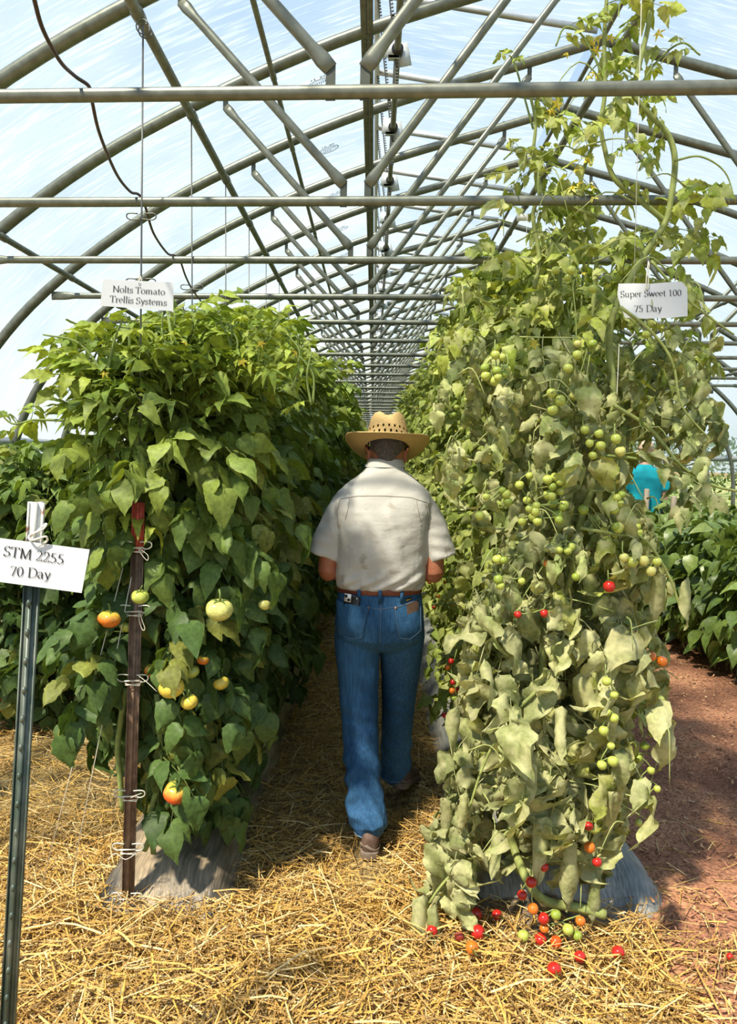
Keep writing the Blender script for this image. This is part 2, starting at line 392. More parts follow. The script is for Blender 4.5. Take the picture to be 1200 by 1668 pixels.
# ------------------------------------------------------------ greenhouse frame
hu = [(0, 2.80), (.5, 2.66), (1.55, 2.36), (2.35, 2.05), (3.12, 1.66), (3.84, 1.14), (4.28, .66), (4.52, .2), (4.62, -.3), (4.64, -1.2), (4.64, -2.075)]
hl = spline(np.array([(XC-u*H, 0, CH+z*H) for u, z in hu[::-1]]), 5)
hr = spline(np.array([(XC+u*H, 0, CH+z*H) for u, z in hu]), 5)
HOOP = np.vstack([hl, hr[1:]])          # profile x, z (y = 0)
SK = .056
def ty(x, d): return d - SK*x            # the frames stand slightly out of square
def hoop_z(x):
    i = np.argsort(HOOP[:, 0]); return np.interp(x, HOOP[i, 0], HOOP[i, 2])
DK = [2.42*H + k*H for k in range(39)]
BZ = CH + 1.11*H                         # height of the cross bars
def make_truss():
    t = thing('roof_truss', 'x', 'greenhouse truss', (XC, 0, 0))
    def loc(P): P = np.array(P, float); P[:, 1] = -SK*P[:, 0]; return P - np.array((XC, 0, 0))
    mb = MB(); mb.tube(loc(HOOP), .027, 12)
    for xx in (-.6*H, -1.06*H, .9*H, 2.1*H, 3.4*H, 4.6*H):           # bolted joint sleeves
        p = np.array([(xx-.03, 0, hoop_z(xx-.03)), (xx+.03, 0, hoop_z(xx+.03))])
    mb.obj('hoop', 'steel', t)
    xl, xr = XC-3.82*H, XC+3.82*H
    mb = MB(); xs = np.array([xl+.02, xl+.10, xl+.15, xr-.15, xr-.10, xr-.02])
    mb.tube(loc(np.stack([xs, 0*xs, 0*xs+BZ], -1)), .0165, 10, flat=[(.35, 1.5), (.5, 1.4), (1, 1), (1, 1), (.5, 1.4), (.35, 1.5)])
    mb.obj('cross_bar', 'steel', t)
    for side in (-1, 1):
        cx = XC + side*1.58*H             # foot of the V
        for tx, off in ((XC+side*.48*H, -side*.042), (XC+side*2.35*H, side*.042)):
            a = np.array((cx+off, 0, BZ+.055)); b = np.array((tx, 0, hoop_z(tx)-.075)); dv = (b-a)/np.linalg.norm(b-a)
            P = np.array([a-dv*.0, a+dv*.03, a+dv*.075, b-dv*.075, b-dv*.03, b]); mb = MB()
            mb.tube(loc(P), .0155, 10, flat=[(.3, 1.25), (.35, 1.4), (1, 1), (1, 1), (.35, 1.4), (.3, 1.25)])
            br = mb.obj('brace', 'steel', t)
            for q, pc in ((a, np.array((cx+off, 0, BZ))), (b, np.array((tx, 0, hoop_z(tx))))):
                mb = MB(); rr = .021 if q is a else .031
                # strap ring around the pipe with two ears and a bolt
                dn = (q-pc)/np.linalg.norm(q-pc); ex = np.array((0, 1., 0)); th = np.linspace(0, 2*PI, 13)[:-1]
                axis = np.cross(dn, ex); 
                for s0 in (-.009, .009):
                    pass
                ring_ = None; th = np.linspace(.35, 2*PI-.35, 14)
                ring = [pc + rr*(math.cos(k)*dn + math.sin(k)*ex) for k in th]
                ring = [q + dn*.014 + ex*.010] + ring + [q + dn*.014 - ex*.010]
                G = np.array([[p_ + axis*a_ for a_ in (-.012, .012)] for p_ in ring]); mb.grid(loc(G.reshape(-1, 3)).reshape(G.shape))
                mb.obj('clamp', 'steel', br)
    return t
words = ['first', 'second', 'third', 'fourth', 'fifth', 'sixth', 'seventh', 'eighth', 'ninth', 'tenth']
tr0 = make_truss()
for k, d in enumerate(DK):
    t = tr0 if k == 0 else dup(tr0)
    t.location = (XC, d, 0)
    if k < 10: t['label'] = f'galvanized steel roof truss, the {words[k]} counted from the open end of the greenhouse'
    else: t['label'] = 'galvanized steel roof truss deep in the greenhouse, beyond the tenth from the open end'
    t['group'] = 'roof trusses of the greenhouse'
YA, YB = 1.2, DK[-1]
def purlin(x, r, label, m='steel', dz=0, name='purlin', channel=False):
    z = hoop_z(x) - .027 + dz; mb = MB(); th = thing(name, label, 'purlin', (x, YA, z))
    if channel:
        for s in (-.0135, .0135):
            mb.box((s, (YB-YA)/2, .012), (.024, YB-YA, .018))
        mb.box((0, (YB-YA)/2, .022), (.055, YB-YA, .006))
    else: mb.tube([(0, 0, 0), (0, (YB-YA)/2, 0), (0, YB-YA, 0)], r, 12)
    mb.obj('pipe' if not channel else 'rail', m, th)
    for d in DK[:10]:
        y = ty(x, d) - YA; mb = MB()
        if not channel: mb.tube([(0, y-.022, 0), (0, y+.022, 0)], r*1.25, 10)
        else: mb.box((0, y, .0), (.06, .03, .006))
        mb.obj('bracket', m, th)
    return th
purlin(-.08*H, 0, 'olive grey double channel rail running under the roof beside the vent', 'dark_steel', 0, 'vent_rail', True)
purlin(-1.06*H, .019, 'steel pipe under the roof that the trellis wires hang from', 'steel', -.02)
purlin(-.60*H, .012, 'thin steel pipe under the roof between vent rail and trellis wire pipe', 'steel', -.015)
purlin(-2.17*H, .015, 'steel pipe low on the roof slope over the side tomato row', 'steel', -.02)
purlin(XC+.06, .024, 'thick steel ridge pipe along the peak of the roof', 'steel', -.05)
purlin(XC-.04, .012, 'thin steel hinge pipe beside the ridge pipe at the peak', 'steel', -.02)
purlin(XC+2.6*H, .015, 'steel pipe under the roof slope above the pepper plants', 'steel', -.02)
purlin(XC+3.6*H, .015, 'steel pipe low on the roof slope above the open side wall', 'steel', -.02)
# hip rails along the side walls
for sd, lab in ((-1, 'pale hip rail along the wall behind the side tomato row'), (1, 'pale hip rail along the wall behind the pepper plants')):
    x = XC + sd*4.6*H; mb = MB(); mb.box((0, (YB-YA)/2, 0), (.04, YB-YA, .07))
    mb.box((sd*.026, (YB-YA)/2, 0), (.012, YB-YA, .03))
    o = mb.obj('hip_rail', 'alu', flat=True); o.location = (x, YA, 1.72); tag(o, lab, 'rail')

# open roof vent: sash frame, film, drive shaft with racks
vt = thing('roof_vent', 'raised roof vent sash with grey cross ribs beside the ridge', 'roof vent', (XC-.05, YA, CH+2.78*H))
VL = np.array((-.03*H, 0, CH+2.97*H)); VR = np.array((XC-.06, 0, CH+2.80*H)); o0 = np.array((XC-.05, YA, CH+2.78*H))
for k, d in enumerate(DK):
    a = VL + (0, ty(VL[0], d)-.22, 0); b = VR + (0, ty(VR[0], d)-.1, 0)
    mb = MB(); mb.tube(np.array([a, b])-o0, .02, 4, flat=[(.55, 1.1)]*2); mb.obj('sash_rib', 'alu', vt, flat=True)
mb = MB(); mb.box(VL + (0, (YB+YA)/2, 0) - o0, (.03, YB-YA, .03)); mb.obj('sash_edge', 'alu', vt, flat=True)
vd = thing('vent_drive', 'vent drive shaft with gearboxes and toothed racks under the vent', 'vent drive', (.09*H, YA, CH+2.24*H)); o1 = np.array((.09*H, YA, CH+2.24*H))
mb = MB(); mb.tube([(0, 0, 0), (0, (YB-YA)/2, 0), (0, YB-YA, 0)], .0145, 10); mb.obj('shaft', 'steel', vd)
for k, d in enumerate(DK[:30]):
    g = np.array((0, ty(0, d)-YA-.01, 0)); mb = MB()
    mb.box(g+(-.022, -.012, .005), (.07, .006, .085), Ry(.12)); mb.box(g+(.025, .012, -.01), (.06, .006, .10), Ry(-.2)); mb.box(g+(-.015, .0, -.03), (.05, .03, .012))
    gb = mb.obj('gearbox', 'plate', vd, flat=True)
    if k < 8: mb = MB(); mb.tube([g+(0, -.03, -.002), g+(0, .03, -.002)], .026, 12); mb.obj('gear', 'black', gb)
    P = spline(np.array([g+(-.005, 0, -.20), g+(-.012, 0, -.02), g+(-.05, -.05, .28), VL + (0, ty(VL[0], d)-.2, 0) - o1]), 10)
    mb = MB(); mb.tube(P, .006, 4, flat=[(1.2, .6)]*len(P))
    if k < 8:
        seg = np.linalg.norm(np.diff(P, axis=0), axis=1); cum = np.r_[0, np.cumsum(seg)]
        for q in np.arange(.01, cum[-1], .014):
            p = np.array([np.interp(q, cum, P[:, i]) for i in range(3)]); mb.box(p + (.009, 0, 0), (.009, .006, .006))
    mb.obj('rack', 'wire', vd, flat=True)

# ------------------------------------------------------------ film
def film_mat(name, haze=.20, white=(.93, .96, 1.0)):
    m, n, l, b = mat(name); n.remove(b)
    tr = n.new('ShaderNodeBsdfTransparent'); tr.inputs[0].default_value = (.93, .97, .97, 1)
    tl = n.new('ShaderNodeBsdfTranslucent'); tl.inputs[0].default_value = (*white, 1)
    df = n.new('ShaderNodeBsdfDiffuse'); df.inputs[0].default_value = (*white, 1)
    gl = n.new('ShaderNodeBsdfGlossy'); gl.inputs['Roughness'].default_value = .25
    m0 = n.new('ShaderNodeMixShader'); m0.inputs[0].default_value = .35; l.new(tl.outputs[0], m0.inputs[1]); l.new(df.outputs[0], m0.inputs[2])
    no = noise(n, l, 1.1, 5, stretch=(.8, 1.2, 2)); no2 = noise(n, l, 16, 3, stretch=(.35, 3.2, .35))
    r = ramp(n, [(.32, (haze*.5,)*3), (.7, (haze*1.6,)*3)]); r2 = ramp(n, [(.5, (0, 0, 0)), (.8, (.3,)*3)])
    l.new(no.outputs['Fac'], r.inputs[0]); l.new(no2.outputs['Fac'], r2.inputs[0])
    ad = n.new('ShaderNodeMath'); ad.operation = 'ADD'; l.new(r.outputs[0], ad.inputs[0]); l.new(r2.outputs[0], ad.inputs[1])
    m1 = n.new('ShaderNodeMixShader'); l.new(ad.outputs[0], m1.inputs[0]); l.new(tr.outputs[0], m1.inputs[1]); l.new(m0.outputs[0], m1.inputs[2])
    m2 = n.new('ShaderNodeMixShader'); m2.inputs[0].default_value = .03; l.new(m1.outputs[0], m2.inputs[1]); l.new(gl.outputs[0], m2.inputs[2])
    l.new(m2.outputs[0], n['Material Output'].inputs[0]); return m
MT['film'] = film_mat('clear_film')
def film_sheet(name, prof, ya, yb, label):
    """prof: (n, 3) profile points; sags a little between the hoops"""
    ys = np.concatenate([np.linspace(d, d+H, 7)[:-1] for d in DK if d < yb-.01] + [[yb]]); ys = ys[ys >= ya-.01]
    G = np.zeros((len(ys), len(prof), 3)); ph = (ys-DK[0])/H % 1
    for i, y in enumerate(ys):
        p = prof.copy(); p[:, 1] = y - SK*p[:, 0]; s = .020*math.sin(PI*ph[i])
        c = np.array((XC, 0, CH-.5)); dv = p-c; dv[:, 1] = 0; dv /= np.linalg.norm(dv, axis=1)[:, None]
        p = p + dv*(.031-s); G[i] = p
    mb = MB(); mb.grid(G); o = mb.obj(name, 'film'); return tag(o, label, kind='structure')
i0 = np.argmin(np.abs(HOOP[:, 0]-(-.08*H)) + (HOOP[:, 2] < CH)*9)
lowL = HOOP[(HOOP[:, 2] > 1.5)]
L_ = np.array([p for p in lowL if p[0] < -.08*H]); L_ = np.vstack([L_, [(-.08*H, 0, hoop_z(-.08*H))]])
R_ = np.array([p for p in lowL if p[0] >= XC-.02])
film_sheet('ceiling_film', L_, 1.5, YB, 'clear plastic film over the roof slope above the trellised tomatoes')
film_sheet('ceiling_film', R_, 1.5, YB, 'clear plastic film over the roof slope above the peppers')
mb = MB(); a, b = VL + (0, 0, .018) - o0, VR + (0, 0, .022) - o0
mb.grid(np.array([[a + (0, YA, 0), a + (0, YB, 0)], [(a+b)/2 + (0, YA, -.02), (a+b)/2 + (0, YB, -.02)], [b + (0, YA, 0), b + (0, YB, 0)]])); mb.obj('sash_film', 'film', vt)
# far end wall
P = HOOP.copy(); P[:, 1] = YB + .12 - SK*P[:, 0]
mb = MB(); B = P.copy(); B[:, 2] = 0
mb.grid(np.stack([B, (P*.5+B*.5), P], 0)); o = mb.obj('wall_back', 'film'); tag(o, 'hazy film end wall at the far end', kind='structure')
# printed marks on the film beside the vent rail
def film_print(d, x):
    """oval mark with two lines and short numerals over it, lying just under the film"""
    z = hoop_z(x) + .012; sl = (hoop_z(x+.05)-hoop_z(x-.05))/.1; ux = np.array((1, 0, sl))/math.hypot(1, sl); uy = np.array((0, 1., 0)); c = np.array((x, d, z))
    mb = MB(); th = np.linspace(0, 2*PI, 33)[:-1]
    def rib(P2, w):
        P2 = np.array(P2, float); T = np.gradient(P2, axis=0); T /= np.linalg.norm(T, axis=1)[:, None]+1e-9; N = np.stack([-T[:, 1], T[:, 0]], -1)*w/2
        A = np.stack([P2-N, P2+N], 1); mb.grid(c + A[..., :1]*ux + A[..., 1:]*uy)
    a, b = .060, .042
    t2 = np.r_[th, th[:1]]; rib(np.stack([a*np.cos(t2), b*np.sin(t2)], -1), .006)
    rib(np.stack([a*.78*np.cos(t2), b*.72*np.sin(t2)], -1), .003)
    for yy, n_ in ((-.012, 7), (.012, 5)):
        for i in range(n_):
            xx = -.032 + i*.0105; rib([(xx, yy-.008), (xx+.003, yy), (xx, yy+.008)], .004); rib([(xx, yy+.006), (xx+.008, yy+.006)], .003)
    for i, g in enumerate(('S', '0', ' ', '2', '4')):
        if g == ' ': continue
        for st in GL[g][1]: rib([(-(-.036 + i*.016 + q[0]*.024), -.050 - q[1]*.026) for q in st], .004)
    return mb
# ------------------------------------------------------------ lettering: serif glyphs drawn as pen strokes (em units)
def arc(cx, cy, rx, ry, a0, a1, n=14):
    return [(cx + rx*math.cos(math.radians(a)), cy + ry*math.sin(math.radians(a))) for a in np.linspace(a0, a1, n)]
def ser(x, y, w=.075): return [(x-w, y), (x+w, y)]
GL = {   # advance, strokes
 ' ': (.24, []),
 'N': (.74, [[(.12, 0), (.12, .66)], [(.10, .66), (.60, 0)], [(.61, 0), (.61, .66)], ser(.12, 0), ser(.08, .66), ser(.61, .66)]),
 'T': (.58, [[(.29, 0), (.29, .66)], [(.04, .66), (.54, .66)], [(.04, .66), (.03, .54)], [(.54, .66), (.55, .54)], ser(.29, 0, .10)]),
 'S': (.48, [arc(.24, .49, .165, .165, 35, 270), arc(.24, .165, .18, .165, 90, -145), [(.39, .65), (.38, .55)], [(.07, .0), (.08, .12)]]),
 'M': (.86, [[(.14, 0), (.16, .66)], [(.15, .66), (.42, .02)], [(.42, .02), (.69, .66)], [(.70, .66), (.73, 0)], ser(.14, 0), ser(.73, 0), ser(.11, .66, .05), ser(.74, .66, .05)]),
 'D': (.72, [[(.16, 0), (.16, .66)], [(.06, .66), (.34, .66)] + arc(.34, .33, .32, .33, 90, -90) + [(.06, 0)]]),
 'o': (.50, [arc(.25, .215, .19, .225, 0, 360, 22)]),
 'l': (.25, [[(.125, 0), (.125, .72)], ser(.125, 0), [(.05, .69), (.125, .72)]]),
 't': (.32, [[(.14, .58), (.14, .10)] + arc(.23, .09, .09, .095, 180, 300), [(.03, .42), (.29, .42)]]),
 's': (.37, [arc(.18, .325, .115, .11, 40, 270), arc(.18, .11, .125, .115, 90, -145), [(.295, .43), (.29, .35)], [(.05, 0), (.055, .09)]]),
 'm': (.82, [[(.12, 0), (.12, .43)], [(.12, .33)] + arc(.25, .30, .125, .135, 150, 0) + [(.375, 0)], [(.385, .33)] + arc(.52, .30, .135, .135, 150, 0) + [(.655, 0)], ser(.12, 0), ser(.39, 0), ser(.67, 0), [(.04, .41), (.12, .43)]]),
 'a': (.45, [[(.08, .36)] + arc(.19, .31, .125, .125, 140, 0) + [(.315, .08)] + arc(.37, .07, .055, .06, 180, 300), arc(.19, .12, .13, .115, 60, 330)]),
 'r': (.36, [[(.12, 0), (.12, .43)], [(.12, .31)] + arc(.24, .31, .11, .125, 170, 50), ser(.12, 0, .09), [(.04, .41), (.12, .43)]]),
 'e': (.43, [[(.06, .245), (.37, .245)] + arc(.215, .225, .165, .215, 5, 310, 20)]),
 'i': (.25, [[(.125, 0), (.125, .43)], ser(.125, 0), [(.05, .41), (.125, .43)], [(.125, .57), (.125, .65)]]),
 'y': (.47, [[(.08, .43), (.25, .04)], [(.41, .43), (.22, -.08), (.14, -.19), (.06, -.20)], ser(.08, .43), ser(.40, .43, .06)]),
 'u': (.53, [[(.11, .43), (.11, .14)] + arc(.24, .13, .13, .135, 180, 330), [(.39, .43), (.39, 0)], [(.04, .43), (.11, .43)], [(.32, .43), (.39, .43)], [(.39, 0), (.48, .02)]]),
 'p': (.53, [[(.12, -.20), (.12, .43)], [(.12, .33)] + arc(.28, .215, .18, .225, 140, -140) + [(.12, .09)], ser(.12, -.20), [(.04, .41), (.12, .43)]]),
 'w': (.72, [[(.07, .43), (.22, .01)], [(.22, .01), (.36, .41)], [(.34, .43), (.50, .01)], [(.50, .01), (.65, .43)], ser(.08, .43, .06), ser(.65, .43, .05), ser(.34, .43, .05)]),
 'W': (.92, [[(.06, .66), (.27, .01)], [(.27, .01), (.46, .64)], [(.46, .64), (.66, .01)], [(.66, .01), (.86, .66)], ser(.08, .66), ser(.85, .66)]),
 'n': (.54, [[(.12, 0), (.12, .43)], [(.12, .33)] + arc(.26, .30, .135, .135, 150, 0) + [(.395, 0)], ser(.12, 0), ser(.40, 0)]),
 'g': (.48, [arc(.21, .28, .13, .14, 0, 360), arc(.22, -.07, .16, .10, 0, 360), [(.16, .15), (.13, .08), (.2, .03)]]),
 '2': (.48, [arc(.22, .49, .155, .16, 155, -25) + [(.24, .18), (.06, .02)], [(.05, .02), (.42, .02)], [(.41, .02), (.44, .12)]]),
 '5': (.48, [[(.14, .62), (.11, .37)] + arc(.20, .20, .185, .19, 110, -140), [(.13, .64), (.40, .64)]]),
 '7': (.48, [[(.07, .54), (.07, .63), (.42, .63), (.20, -.02)]]),
 '0': (.48, [arc(.24, .32, .175, .325, 0, 360, 24)]),
 '1': (.48, [[(.25, 0), (.25, .65)], ser(.25, 0, .12), [(.12, .57), (.25, .65)]]),
 '4': (.48, [[(.32, 0), (.32, .64), (.05, .2), (.44, .2)]]),
}
def text_strokes(s):
    x = 0; out = []
    for ch in s:
        a, st = GL[ch]; out += [[(x+q[0], q[1]) for q in p] for p in st]; x += a
    return x, out
def lettering(name, lines, parent, mp, m='ink', thick=.082, thin=.030):
    """lines: (text, start, end) in the flat coordinates that mp turns into world points"""
    mb = MB()
    for s, a, b in lines:
        wd, st = text_strokes(s); a = np.array(a, float); b = np.array(b, float); ex = (b-a)/wd; em = np.linalg.norm(ex); ey = np.array((ex[1], -ex[0]))
        for p in st:
            p = np.array(p, float)
            if len(p) > 3 and np.allclose(p[0], p[-1], atol=1e-6): T = np.roll(p, -1, 0)-np.roll(p, 1, 0); T[0] = T[-1] = p[1]-p[-2]
            else: T = np.gradient(p, axis=0)
            T /= np.linalg.norm(T, axis=1)[:, None]+1e-9
            an = np.arctan2(T[:, 1], T[:, 0]) - math.radians(12)
            w = np.maximum(thin, thick*np.abs(np.sin(an)))
            N = np.stack([-T[:, 1], T[:, 0]], -1)*w[:, None]/2
            A = np.stack([p-N, p+N], 1); q = a + A[..., :1]*ex + A[..., 1:]*ey
            mb.grid(np.array([[mp(*v) for v in r] for r in q]))
    return mb.obj(name, m, parent, flat=True)
def sign(name, label, outline, dfun, lines, hole, group=None):
    """paper sign whose outline is a list of pixels; dfun gives the depth of each pixel of the sheet"""
    mp = lambda x, y, o=0: px(x, y, dfun(x, y)+o)
    ctr = mp(*np.mean(outline, 0))
    t = thing(name, label, 'sign', ctr, group); loc = lambda P: np.array(P) - ctr
    o = np.array(outline, float); n = len(o); mb = MB()
    # triangulated sheet: fan of strips so that the sheet may curl
    c = o.mean(0); K = 8; G = [[loc(mp(*(c + (p-c)*k/K))) for p in np.vstack([o, o[:1]])] for k in range(K+1)]
    Gb = [[loc(mp(*(c + (p-c)*k/K), .0012)) for p in np.vstack([o, o[:1]])] for k in range(K+1)]
    mb.grid(G); mb.grid(np.array(Gb)[:, ::-1]); mb.grid(np.array([G[-1], Gb[-1]]))
    mb.obj('sheet', 'paper', t, flat=True)
    lettering('lettering', lines, t, lambda x, y: loc(mp(x, y, -.0015)))
    if hole:
        mb = MB(); h = loc(mp(*hole, -.0012)); r = .004
        mb.tube([h + r*np.array((math.cos(k), 0, math.sin(k))) for k in np.linspace(0, 2*PI, 15)[:-1]], .0011, 5, closed=True); mb.obj('eyelet', 'paper', t)
    return t
def dens(pts, n=6):
    out = []
    for a, b in zip(pts, pts[1:] + pts[:1]):
        for i in range(n): out.append((a[0]+(b[0]-a[0])*i/n, a[1]+(b[1]-a[1])*i/n))
    return out

DW = 2.70     # depth of the first trellis wire and its stake
sign('paper_sign', 'white paper sign reading Nolts Tomato Trellis Systems hung on the trellis wire', dens([(168, 455), (283, 460), (282, 507), (163, 498)]),
     lambda x, y: DW-.025, [('Nolts Tomato', (183, 475.3), (268.5, 480.5)), ('Trellis Systems', (178.5, 491.7), (271.5, 498))], (227, 462))
sign('paper_sign', 'white paper sign reading STM 2255 tied to the green fence post', dens([(-58, 869), (146, 895), (133, 966), (-66, 939)]),
     lambda x, y: 1.60 + .0000*(x), [('STM 2255', (4.5, 905), (103.5, 919.5)), ('70 Day', (15, 937), (82, 944))], None)
o_ = [(1005, 480), (1007, 462), (1030, 461.5), (1060, 462), (1085, 460), (1110, 458.5), (1119, 469), (1119.5, 490), (1119.5, 515), (1090, 518), (1050, 519), (1018, 518), (1010, 498)]
sign('paper_sign', 'white curled paper sign reading Super Sweet 100 in the tall cherry tomato vine', dens(o_, 2),
     lambda x, y: 2.44 + .05*((x-1062)/58)**2, [('Super Sweet 100', (1010, 484), (1110, 481.5)), ('75 Day', (1032, 508), (1078, 507.5))], (1053.5, 468.5))

# ------------------------------------------------------------ posts
def post_frame(A, B):
    A, B = np.array(A), np.array(B); ez = (B-A)/np.linalg.norm(B-A); ey = np.array((0, 1., 0)); ey -= ez*(ey@ez); ey /= np.linalg.norm(ey); ex = np.cross(ey, ez)
    return A, np.linalg.norm(B-A), np.stack([ex, ey, ez], 1)
def tpost(label, A, B, wfl, body, tip, tipname, tiplen, stud_step, stud_z0, dz_):
    A, Ln, Rm = post_frame(A, B); t = thing('fence_post', label, 'post', A)
    def seg(z0, z1):
        mb = MB(); zc, hz = (z0+z1)/2, z1-z0
        for c, sz in (((0, 0, zc), (wfl, .005, hz)), ((0, -.006, zc), (wfl*.22, .010, hz)), ((0, .016, zc), (.004, .030, hz)), ((-wfl*.46, -.003, zc), (wfl*.08, .006, hz)), ((wfl*.46, -.003, zc), (wfl*.08, .006, hz))):
            mb.box(Rm@np.array(c), sz, Rm)
        return mb
    b = seg(0, Ln-tiplen).obj('post_body', body, t, flat=True)
    seg(Ln-tiplen, Ln).obj(tipname, tip, t, flat=True)
    if stud_step:
        z = stud_z0
        while z < Ln - .03:
            mb = MB(); mb.ball(Rm@np.array((0, -.012, z)), (wfl*.16, .007, .0085), 8, 6, R=Rm); mb.obj('stud', body, t); z += stud_step
    return t
MT['post_green'] = plain('worn_green_paint', (.06, .085, .068), .45, .3, .2, 15, col2=(.17, .185, .155), lo=.4, hi=.75)
MT['post_tip'] = plain('chipped_white_paint', (.62, .62, .58), .5, .1, 0, 30, col2=(.22, .09, .05), lo=.56, hi=.66)
MT['post_rust'] = plain('rusty_steel', (.13, .085, .06), .7, .2, .2, 30, col2=(.27, .175, .12), lo=.35, hi=.7)
MT['post_red'] = plain('faded_red_paint', (.42, .07, .05), .55, 0, .25, 40)
a = px(60, 818, 1.63); b = px(13, 1668, 1.63); g = a + (b-a)*(a[2]/(a[2]-b[2]))*1.0; g = a + (b-a)*((a[2]+.02)/(a[2]-b[2]))
tpost('green steel fence post with studs and worn white tip holding the STM 2255 sign', g, a, .034, 'post_green', 'post_tip', 'painted_tip', .15, .0635, .28, 0)
SA = px(208, 1510, DW); SA[2] = terrain(SA[0], SA[1]) - .03; SB = px(226, 818, DW)
tpost('rusty brown steel stake with faded red tip under the first trellis wire', SA, SB, .044, 'post_rust', 'post_red', 'painted_tip', .17, 0, 0, 0)

def bow(c, w=.105, h=.022, Rr=None, gap=.006):
    """bow shaped wire clip: two long loops either side of the wire"""
    P = []
    for s in (-1, 1):
        q = [(s*gap, -h*.4), (s*w*.34, -h*.5), (s*w*.47, -h*.2), (s*w*.47, h*.3), (s*w*.36, h*.5), (s*w*.12, h*.42)]
        P.append(spline([np.array((x, 0, z)) for x, z in q], 4) + np.asarray(c))
    return P
def trellis_wire(label, top, bot, clips, group, mclip='wire', r=.0032):
    top, bot = np.array(top), np.array(bot); t = thing('trellis_wire', label, 'trellis wire', top, group)
    mb = MB(); mb.tube([top-top, (bot-top)/2, bot-top], r, 6); mb.obj('wire', 'wire', t)
    mb = MB(); th = np.linspace(0, 4*PI, 30); hk = np.stack([.021*np.cos(th)-.0, .004*th-.02, .021*np.sin(th)-.007], -1); mb.tube(hk, r*.8, 5); mb.obj('tie', 'wire', t)
    for f in clips:
        p = top + (bot-top)*f; mb = MB()
        q = bow(p - top - np.array((0, .004, 0))); mb.tube(np.vstack([q[0][::-1], q[1]]), .0024, 5)
        mb.obj('clip', mclip, t)
    return t
PX = -1.06*H; PZ = hoop_z(PX)-.04
top0 = np.array(px(233, 42, DW)); top0 = np.array((top0[0], DW, top0[2])); bot0 = px(227, 826, DW)
def fr(y): return (y-42)/(826-42)
trellis_wire('dark trellis wire hanging from the roof pipe to the rusty stake, with the Nolts sign', top0, bot0, [fr(345), fr(451), fr(665), fr(735)], 'trellis wires over the wired tomato row')
for k in range(1, 9):
    d = ty(PX, DK[k+1])-.02; tp = np.array((PX, d, PZ)); bt = np.array((PX+.01, d, 1.2))
    zc = 2.33 - .03*k if k < 4 else 2.5
    trellis_wire(('second trellis wire behind the Nolts sign', 'third trellis wire behind the Nolts sign')[k-1] if k < 3 else 'trellis wire farther along the wired tomato row, beyond the third', tp, bt, [(PZ-z)/(PZ-1.2) for z in (2.42, 2.15, 1.8)], 'trellis wires over the wired tomato row')
# bow clips and string ties on the rusty stake
def on_stake(y, off=-.02): 
    f = (1510-y)/(1510-818); p = px(208+18*f, y, DW); p[1] += off; return p
for y, lab, tail in ((887, 'pale bow shaped wire clip tied on the red tip of the stake', [(225, 893), (232, 905), (240, 913), (241, 905), (232, 897), (226, 893)]),
               (990, 'pale bow shaped wire clip on the stake level with the orange tomato', [(228, 998), (232, 1012), (236, 1024), (232, 1026), (227, 1012), (226, 998)]),
               (1102, 'pale bow shaped wire clip on the stake beside the pair of yellow tomatoes', [(226, 1101), (240, 1112), (256, 1127)]),
               (1289, 'pale bow shaped wire clip on the stake level with the ripe red tomato', [(213, 1300), (220, 1296), (231, 1292)]),
               (1375, 'pale bow shaped wire clip low on the stake above the plastic film', [(175, 1402), (188, 1390), (204, 1400), (222, 1390)]),
               (1455, 'pale bow shaped wire clip lowest on the stake near the straw', [(192, 1455), (205, 1470), (222, 1455)])):
    p = on_stake(y); t = thing('wire_clip', lab, 'wire clip', p, 'wire clips on the rusty stake'); mb = MB()
    q = bow((0, 0, 0), .115, .026, gap=.02); mb.tube(np.vstack([q[0][::-1], q[1]]), .0024, 6)
    mb.obj('clip', 'clipwire', t)
    mb = MB(); hw = .026
    W_ = []
    for s, z in ((1, -.012), (-1, -.020), (1, -.026)):
        w_ = [(-hw, .012, z), (-hw, -.004, z), (0, -.006, z+s*.004), (hw, -.004, z+s*.006), (hw, .012, z)]; W_ += w_ if s > 0 else w_[::-1]
    mb.tube(np.array(W_), .0014, 5)
    if tail: mb.tube(spline([px(a_, b_, DW-.032)-p for a_, b_ in tail], 4), .0014, 5)
    mb.obj('string', 'twine', t)
# white guy strings from the stake to the ground
for i, (pts, lab) in enumerate((([(214, 940), (160, 1200), (112, 1430)], 'thin white string running from the stake down to the straw, nearer the stake'), ([(200, 925), (150, 1130), (66, 1445)], 'thin white string running from the stake down to the straw, nearer the green post'))):
    P = [px(a_, b_, d_) for (a_, b_), d_ in zip(pts, (DW-.03, 2.6, 2.75))]; P[-1][2] = terrain(P[-1][0], P[-1][1])+.01; mb = MB()
    mb.tube(np.array([P[0], (P[0]+P[-1])/2, P[-1]]), .0016, 5); o = mb.obj('guy_string', 'twine'); shift(o, P[-1]); tag(o, lab, 'string', 'strings from the stake')
